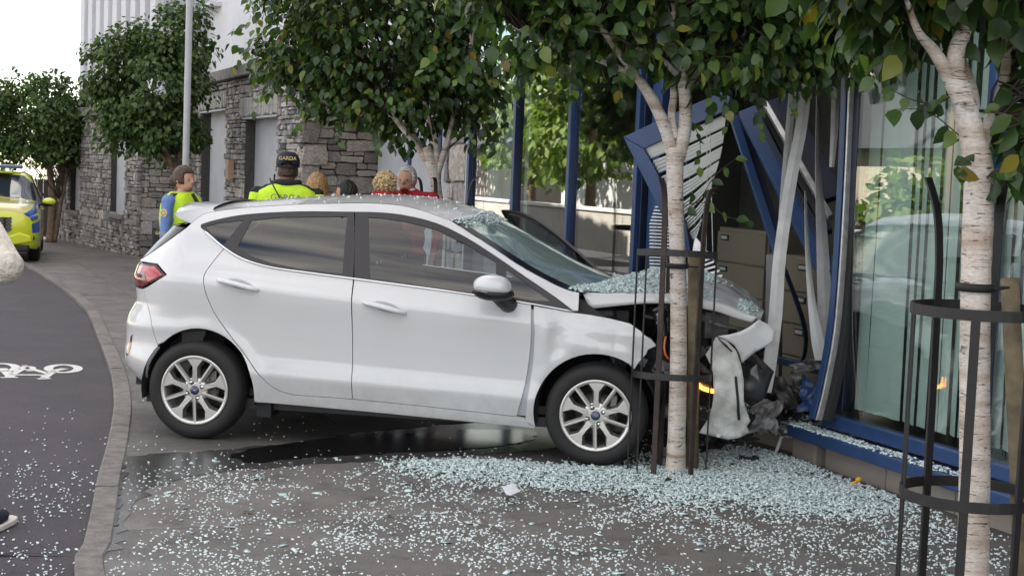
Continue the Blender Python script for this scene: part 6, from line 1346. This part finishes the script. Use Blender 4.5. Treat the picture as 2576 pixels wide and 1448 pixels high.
def dsc(X, Y, u, v):
    base = np.interp(v, [1000, 1120, 1180, 1260, 1450], [.02, .10, .55, 1.0, .9])*np.interp(u, [-100, 150, 300, 600, 1800, 2500], [.30, .32, .40, .8, 1, .9])
    base *= np.where((v < 1175) & (u > 300) & (u < 1500), .35, 1)
    return base*inside(X, Y)*np.clip(.62+1.1*fbm(X, Y, 1.7)+.9*fbm(X, Y, 5), .06, 1.4)*.8
pos = samplepx(95000, dsc); onlane = np.array([loc2((x, y, 0))[1] > kdist(loc2((x, y, 0))[0]) for x, y in pos]); z = np.where(onlane, -.03, .003)
shards('glass_granules', np.column_stack([pos, z]), .0080*rg.uniform(.5, 1.5, len(pos)), rg, .3, 'scattered granules of broken glass across the footpath and cycle lane', .008, .6+.4*rg.random(len(pos)))
pos = samplepx(70000, lambda X, Y, u, v: np.clip(pile(X, Y)*1.25, 0, 1)*inside(X, Y), (-.8, 2.4, 7.3, 9.8)); hgt = pile(pos[:, 0], pos[:, 1])*.035*rg.random(len(pos))
shards('glass_heap', np.column_stack([pos, hgt+.004]), .0115*rg.uniform(.4, 1.7, len(pos)), rg, .5, 'thick heap of pale green broken glass under the car front', .005, .2+.75*rg.random(len(pos)))
pos = samplepx(9000, lambda X, Y, u, v: np.clip(pile(X, Y)*.5+.07, 0, 1)*inside(X, Y)*(v > 1150)*(u > 420)); pos = pos[:650]
shards('glass_plates', np.column_stack([pos, pile(pos[:, 0], pos[:, 1])*.03+.006]), .032*rg.uniform(.5, 1.4, len(pos)), rg, .12, 'larger flat flakes of cracked window glass lying on the heap', .004, .6*rg.random(len(pos)))
# glass on bonnet, roof, sill
def onsurf(fn, n, sz, label, name, tilt=.3, br=(.1, .7)):
    P = np.array([fn() for _ in range(n)]); P = P[~np.isnan(P[:, 0])]; shards(name, P, sz*rg.uniform(.5, 1.4, len(P)), rg, tilt, label, .006, rg.uniform(*br, len(P)))
def fh():
    a = rg.random()*.98; c = .10+.88*rg.random()**1.3
    if noise.noise(Vector((a*3, c*3, 4)))+.95*(1-a*1.75)+.1 < rg.random()*.9: return (np.nan,)*3
    p = CARM @ (hood(a, c)+Vector((0, 0, .006+.02*rg.random()*(1-a)))); return tuple(p)
onsurf(fh, 6500, .015, 'thick layer of crushed glass lying on the buckled bonnet', 'bonnet_glass', .4)
def fh2(): a = rg.uniform(.80, .95); c = rg.uniform(.12, .30); return tuple(CARM @ (hood(a, c)+Vector((0, 0, .008))))
onsurf(fh2, 260, .018, 'patch of crushed glass on the folded front tip of the bonnet', 'bonnet_glass', .4)
def fr(): a = .35+.65*rg.random()**.6; i = int(a*nr); return tuple(CARM @ (roofp(i, rg.uniform(-.95, .95), 0)+Vector((0, 0, .004))))
onsurf(fr, 110, .009, 'specks of glass sprinkled over the car roof', 'roof_glass', .3, (.7, 1))
def fs(): c = rg.random(); a = .80+.2*rg.random(); return tuple(CARM @ (wsp(a, c)+Vector((.02*rg.random(), 0, .012*rg.random()+.004))))
onsurf(fs, 2400, .012, 'broken glass gathered along the foot of the windscreen', 'scuttle_glass', .5)
def ft2(): c = rg.random(); a = .12*rg.random()**1.5; return tuple(CARM @ (wsp(a, c)+Vector((0, 0, .005))))
onsurf(ft2, 420, .011, 'fine crushed glass along the top edge of the windscreen', 'windscreen_glass', .3, (.4, 1))
def fsl(): w_ = -3.0*rg.random()**1.7+.25; p = fworld(w_, rg.uniform(.02, .14), .232); return tuple(p)
onsurf(fsl, 900, .017, 'broken glass scattered along the blue window sill', 'sill_glass', .3, (.2, 1))
def fin(): p = fworld(rg.uniform(.1, 1.9), rg.uniform(-.6, .05), .10+.05*rg.random()); return tuple(p)
onsurf(fin, 700, .022, 'broken glass heaped on the wrecked threshold of the opening', 'threshold_glass', .5)
# ------------------------------------------------------------------ debris
def flat(name, px, m, label, cat, dz=.012, th=.01, wob=.02):
    P = [grd(*p) for p in px]; b = MB(); n = len(P); rr = random.Random(n); hs = [rr.random()*wob for _ in P]
    b.v = [(p.x, p.y, dz+h_) for p, h_ in zip(P, hs)]+[(p.x, p.y, dz+h_-th) for p, h_ in zip(P, hs)]; b.f = [tuple(range(n))[::-1], tuple(range(n, 2*n))]+[(i, (i+1) % n, n+(i+1) % n, n+i) for i in range(n)]; b.m = [0]*len(b.f); return setp(b.build(name, m), label, cat)
flat('paper_scrap', [(1262, 1248), (1290, 1240), (1308, 1262), (1285, 1274), (1272, 1268)], 'paper', 'crumpled white paper scrap lying among the glass', 'paper', .035, .004, .03)
b = MB(); b.ell((0, 0, 0), (.035, .012, .012), 12, 8); b.ell((.04, 0, .01), (.02, .016, .016), 12, 8); o = b.build('plastic_bottle', 'yellow_plastic', None, True); o.location = grd(2145, 1226)+Vector((0, 0, .025)); o.rotation_euler = (0, R(-20), R(15)); setp(o, 'small yellow plastic piece against the plinth wall', 'litter')
b = MB(); b.box((0, 0, 0), (.07, .03, .028)); b.box((.04, .0, .0), (.03, .045, .04)); b.box((-.045, .01, .005), (.03, .035, .03)); o = b.build('plastic_fragment', 'plastic_black', None, bevel=.005); o.location = grd(1885, 1170)+Vector((0, 0, .04)); o.rotation_euler = (0, 0, .3); setp(o, 'black plastic lump resting on the glass heap', 'debris')
b = MB(); b.bar(grd(1952, 1142)+Vector((0, 0, .01)), grd(1952, 1142)+Vector((.05, .1, .10)), .02, .006); setp(b.build('trim_strip', 'blind_dust_shade'), 'short white strip leaning against the plinth corner', 'debris')
rr = random.Random(9)
for i, (x, y) in enumerate([(1595, 1205), (1655, 1235), (1690, 1220), (1320, 1130), (1440, 1258), (610, 1290), (760, 1155), (985, 1300)]):
    o = link('fallen_leaf', LEAFV['leaf'][i % 4]); p = grd(x, y); o.location = (p.x, p.y, .035 if y < 1250 and x > 1300 else .008); s0 = rr.uniform(.05, .07); o.scale = (s0,)*3; o.rotation_euler = (rr.uniform(-.4, .4), rr.uniform(-.4, .4), rr.uniform(0, 6))
    setp(o, ['dry leaf beside the guard foot of the birch', 'curled leaf in front of the birch trunk', 'leaf right of the birch foot', 'leaf on the glass below the front door', 'leaf left of the paper scrap', 'leaf among glass granules below the rear wheel', 'curled leaf at the edge of the dark pool', 'leaf on the footpath below the car doors'][i], 'leaf')
def chunk(px, py, Y, pts, m, label, rot=(0, 0, 0), th=.012):
    b = MB(); b.prism(pts, -th/2, th/2); o = b.build('wreckage', m, None, bevel=.002); o.location = at(px, py, Y); o.rotation_euler = rot; return setp(o, label, 'wreckage')
def crumple(px, py, Y, w_, h_, m, label, rot, seed, amp=.035):
    rr_ = random.Random(seed); b = MB(); ed = [rr_.uniform(.55, 1.1) for _ in range(16)]
    def fn(a, c):
        x = (a-.5)*2; z = (c-.5)*2; an = math.atan2(z, x) % (2*pi); k = an/(2*pi)*16; e = ed[int(k) % 16]*(1-k % 1)+ed[(int(k)+1) % 16]*(k % 1); x *= w_*e; z *= h_*e; q = Vector((x*9, z*9, seed))
        return Vector((x, z, amp*(abs(noise.noise(q))*2-.5)+amp*.6*noise.noise(q*2.3)))
    o = b.grid(fn, 12, 12).build('wreckage', m, None, False, solid=.003); o.location = at(px, py, Y); o.rotation_euler = rot; return setp(o, label, 'wreckage')
crumple(1925, 1045, 9.12, .10, .13, 'engine_grey', 'torn grey metal sheet standing below the blind strip', (R(78), .1, R(-10)), 1)
crumple(1968, 985, 9.3, .05, .16, 'engine', 'dark crushed strip rising behind the torn sheet', (R(80), R(-30), R(-5)), 2)
crumple(2032, 918, 9.35, .13, .04, 'engine_grey', 'bent shiny strip arching beside the blue mullion', (R(75), R(-12), R(-20)), 3)
crumple(2042, 1000, 9.1, .09, .13, 'blue_frame', 'crumpled blue frame stub at the end of the sill', (R(75), R(5), R(-35)), 4)
crumple(1990, 1030, 9.4, .2, .12, 'plastic_black', 'black crushed plastic lying on the threshold', (R(25), R(5), .4), 5, .06)
crumple(1925, 985, 9.6, .16, .14, 'plastic_black', 'black crushed plastic behind the torn metal sheet', (R(55), R(15), .9), 6, .06)
crumple(1880, 1060, 9.25, .12, .08, 'engine', 'dark crushed metal behind the hanging bumper skin', (R(60), R(8), .2), 7, .05)
crumple(1868, 1100, 9.0, .12, .05, 'plastic_black', 'black plastic shard under the hanging bumper skin', (R(14), R(8), .2), 8, .02)
crumple(1800, 1118, 8.95, .15, .05, 'plastic_black', 'long black plastic shard near the birch stake', (R(12), R(-12), .5), 9, .02)
crumple(2005, 965, 9.35, .07, .05, 'engine_grey', 'small crushed metal lump in front of the filing cabinet', (R(65), R(20), .3), 10, .04)
crumple(1900, 900, 9.7, .10, .12, 'engine', 'dark crushed radiator piece between bumper and blind strip', (R(85), R(10), .5), 11, .05)
for k, (x, y, Y) in enumerate([(1950, 960, 9.5), (2000, 985, 9.3), (2030, 1020, 9.25), (1965, 1010, 9.4)]):
    b = MB(); b.tube(smooth_line([at(x-60, y+10, Y), at(x-20, y-15, Y+.1), at(x+40, y+12, Y-.05)], 5), .006, 6); setp(b.build('loose_wire', 'plastic_black'), ['thin black cable looping over the threshold', 'black cable nearest the blue frame stub', 'low black cable beside the sill end', 'black cable across the crushed plastic'][k], 'cable')
# ------------------------------------------------------------------ what stands beyond: far-left background
b = MB(); o = empty('garden_fence', (-11.5, 38.6, gz(38)), label='dark garden fence behind the police car', cat='fence')
for k in range(26): MB().box((-4+k*.16, 0, .75), (.14, .03, 1.5)).build('paling', 'fence_dark', o)
for z_ in (.4, 1.1): MB().box((-2, .03, z_), (4.2, .04, .08)).build('rail', 'fence_dark', o)
bu = empty('yellow_shrub', (-11.6, 39.6, gz(39)), label='sunlit yellow green shrub showing past the far building corner', cat='shrub')
LEAFV['leaf_sun'] = [leaf_mesh('leaf_sun', k) for k in range(4)]
crown(bu, (-11.6, 39.6, gz(39)), [((-11.5, 40.5, .9), (.8, .6, .9), 1), ((-13.2, 41, 1.6), (1.2, .8, 1.0), 1)], 50, 2200, .14, 'leaf_sun', seed=61, twigs=False, clump_r=.3)
def house(x, y, rz, w_, d_, h_, rh, wallm, label, chim=True):
    t = empty('house', (x, y, -.05), rz, label=label, cat='house', group='houses across the road'); b = MB(); b.box((0, 0, h_/2), (w_, d_, h_)); b.build('wall', wallm, t)
    b = MB(); e = .35; b.v = [(-w_/2-e, -d_/2-e, h_-.1), (w_/2+e, -d_/2-e, h_-.1), (w_/2+e, d_/2+e, h_-.1), (-w_/2-e, d_/2+e, h_-.1), (-w_/2-e, 0, h_+rh), (w_/2+e, 0, h_+rh)]; b.f = [(0, 1, 5, 4), (2, 3, 4, 5), (0, 4, 3), (1, 2, 5), (0, 3, 2, 1)]; b.m = [0]*5; r_ = b.build('roof', 'roof_slate', t)
    if chim: MB().box((w_*.28, 0, h_+rh), (.6, .5, 1.5)).box((w_*.28, 0, h_+rh+.78), (.7, .6, .1)).build('chimney', 'house_cream', r_)
    for sx in (-.3, .3):
        o = MB().box((sx*w_, d_/2+.02, h_*.5), (1.3, .08, 1.2)).build('window', 'house_white', t); MB().box((sx*w_, d_/2+.065, h_*.5), (1.1, .02, 1.0)).build('pane', 'dark_glass', o)
    o = MB().box((0, d_/2+.03, 1.0), (.95, .08, 2.0)).build('door', 'blue_frame', t); return t
# reflected street across the road (behind the camera, mirrored in the glass)
def rfl(dist, along): return Vector((BW.x, BW.y, 0))+FN*dist+FA*along
for dist, al, w_, wm, lab in ((17, 21, 9, 'house_cream', 'cream bungalow across the road, reflected in the right window'), (18, 33, 9, 'house_white', 'white bungalow across the road with a slate roof'), (17, 45, 9, 'tan_wall', 'tan house across the road beyond the trees')):
    p = rfl(dist, al); house(p.x, p.y, ANG-pi/2+pi if False else ANG, w_, 7, 2.7, 2.0, wm, lab)
for k, (dist, al, r_, lab) in enumerate(((11, 27.5, 1.9, 'broad sunlit tree across the road'), (12, 34, 2.4, 'tall sunlit tree across the road'), (11, 42, 2.0, 'smaller sunlit tree across the road'), (12, 14.5, 1.2, 'low sunlit shrub in a front garden across the road'), (12.5, 19.5, 1.1, 'round sunlit shrub beside the cream bungalow'))):
    p = rfl(dist, al); sh = k >= 3; t = empty('garden_tree', (p.x, p.y, -.05), label=lab, cat='tree', group='trees across the road'); hc = .9 if sh else 3.4
    trunk(t, p, [([p, p+Vector((.05, 0, hc*.5)), p+Vector((0, .05, hc))], [.16, .14, .1])], 'bark', 10)
    crown(t, p, [((p.x, p.y, hc), (r_, r_, r_*.85), 2), ((p.x+.6, p.y, hc+r_*.5), (r_*.6, r_*.6, r_*.6), 1)], 60, 2600, .26, 'leaf_sun', seed=70+k, twigs=False, clump_r=.5)
for al, h_ in ((13.3, 4.2), (17.2, 5.5), (25, 7.5)):
    p = rfl(11.3, al); t = empty('utility_pole', (p.x, p.y, -.05), label={13.3: 'wooden utility pole by the cream bungalow', 17.2: 'wooden utility pole between the bungalows', 25: 'wooden utility pole by the trees across the road'}[al], cat='utility pole', group='poles across the road'); MB().tube([(0, 0, 0), (0, 0, h_)], [.13, .10], 12).build('pole', 'wood_pole', t, True); MB().box((0, 0, h_-.4), (1.6, .1, .1)).build('cross_arm', 'wood_pole', t)
o = empty('garden_wall', rfl(9.6, 24), ANG, label='low tan boundary wall along the far side of the road', cat='wall')
for k in range(14): MB().box((-21+k*3, 0, .45), (2.98, .2, .95)).build('wall_panel', 'tan_wall', o); MB().box((-21+k*3, 0, .96), (3.0, .28, .08)).build('coping', 'house_white', o)
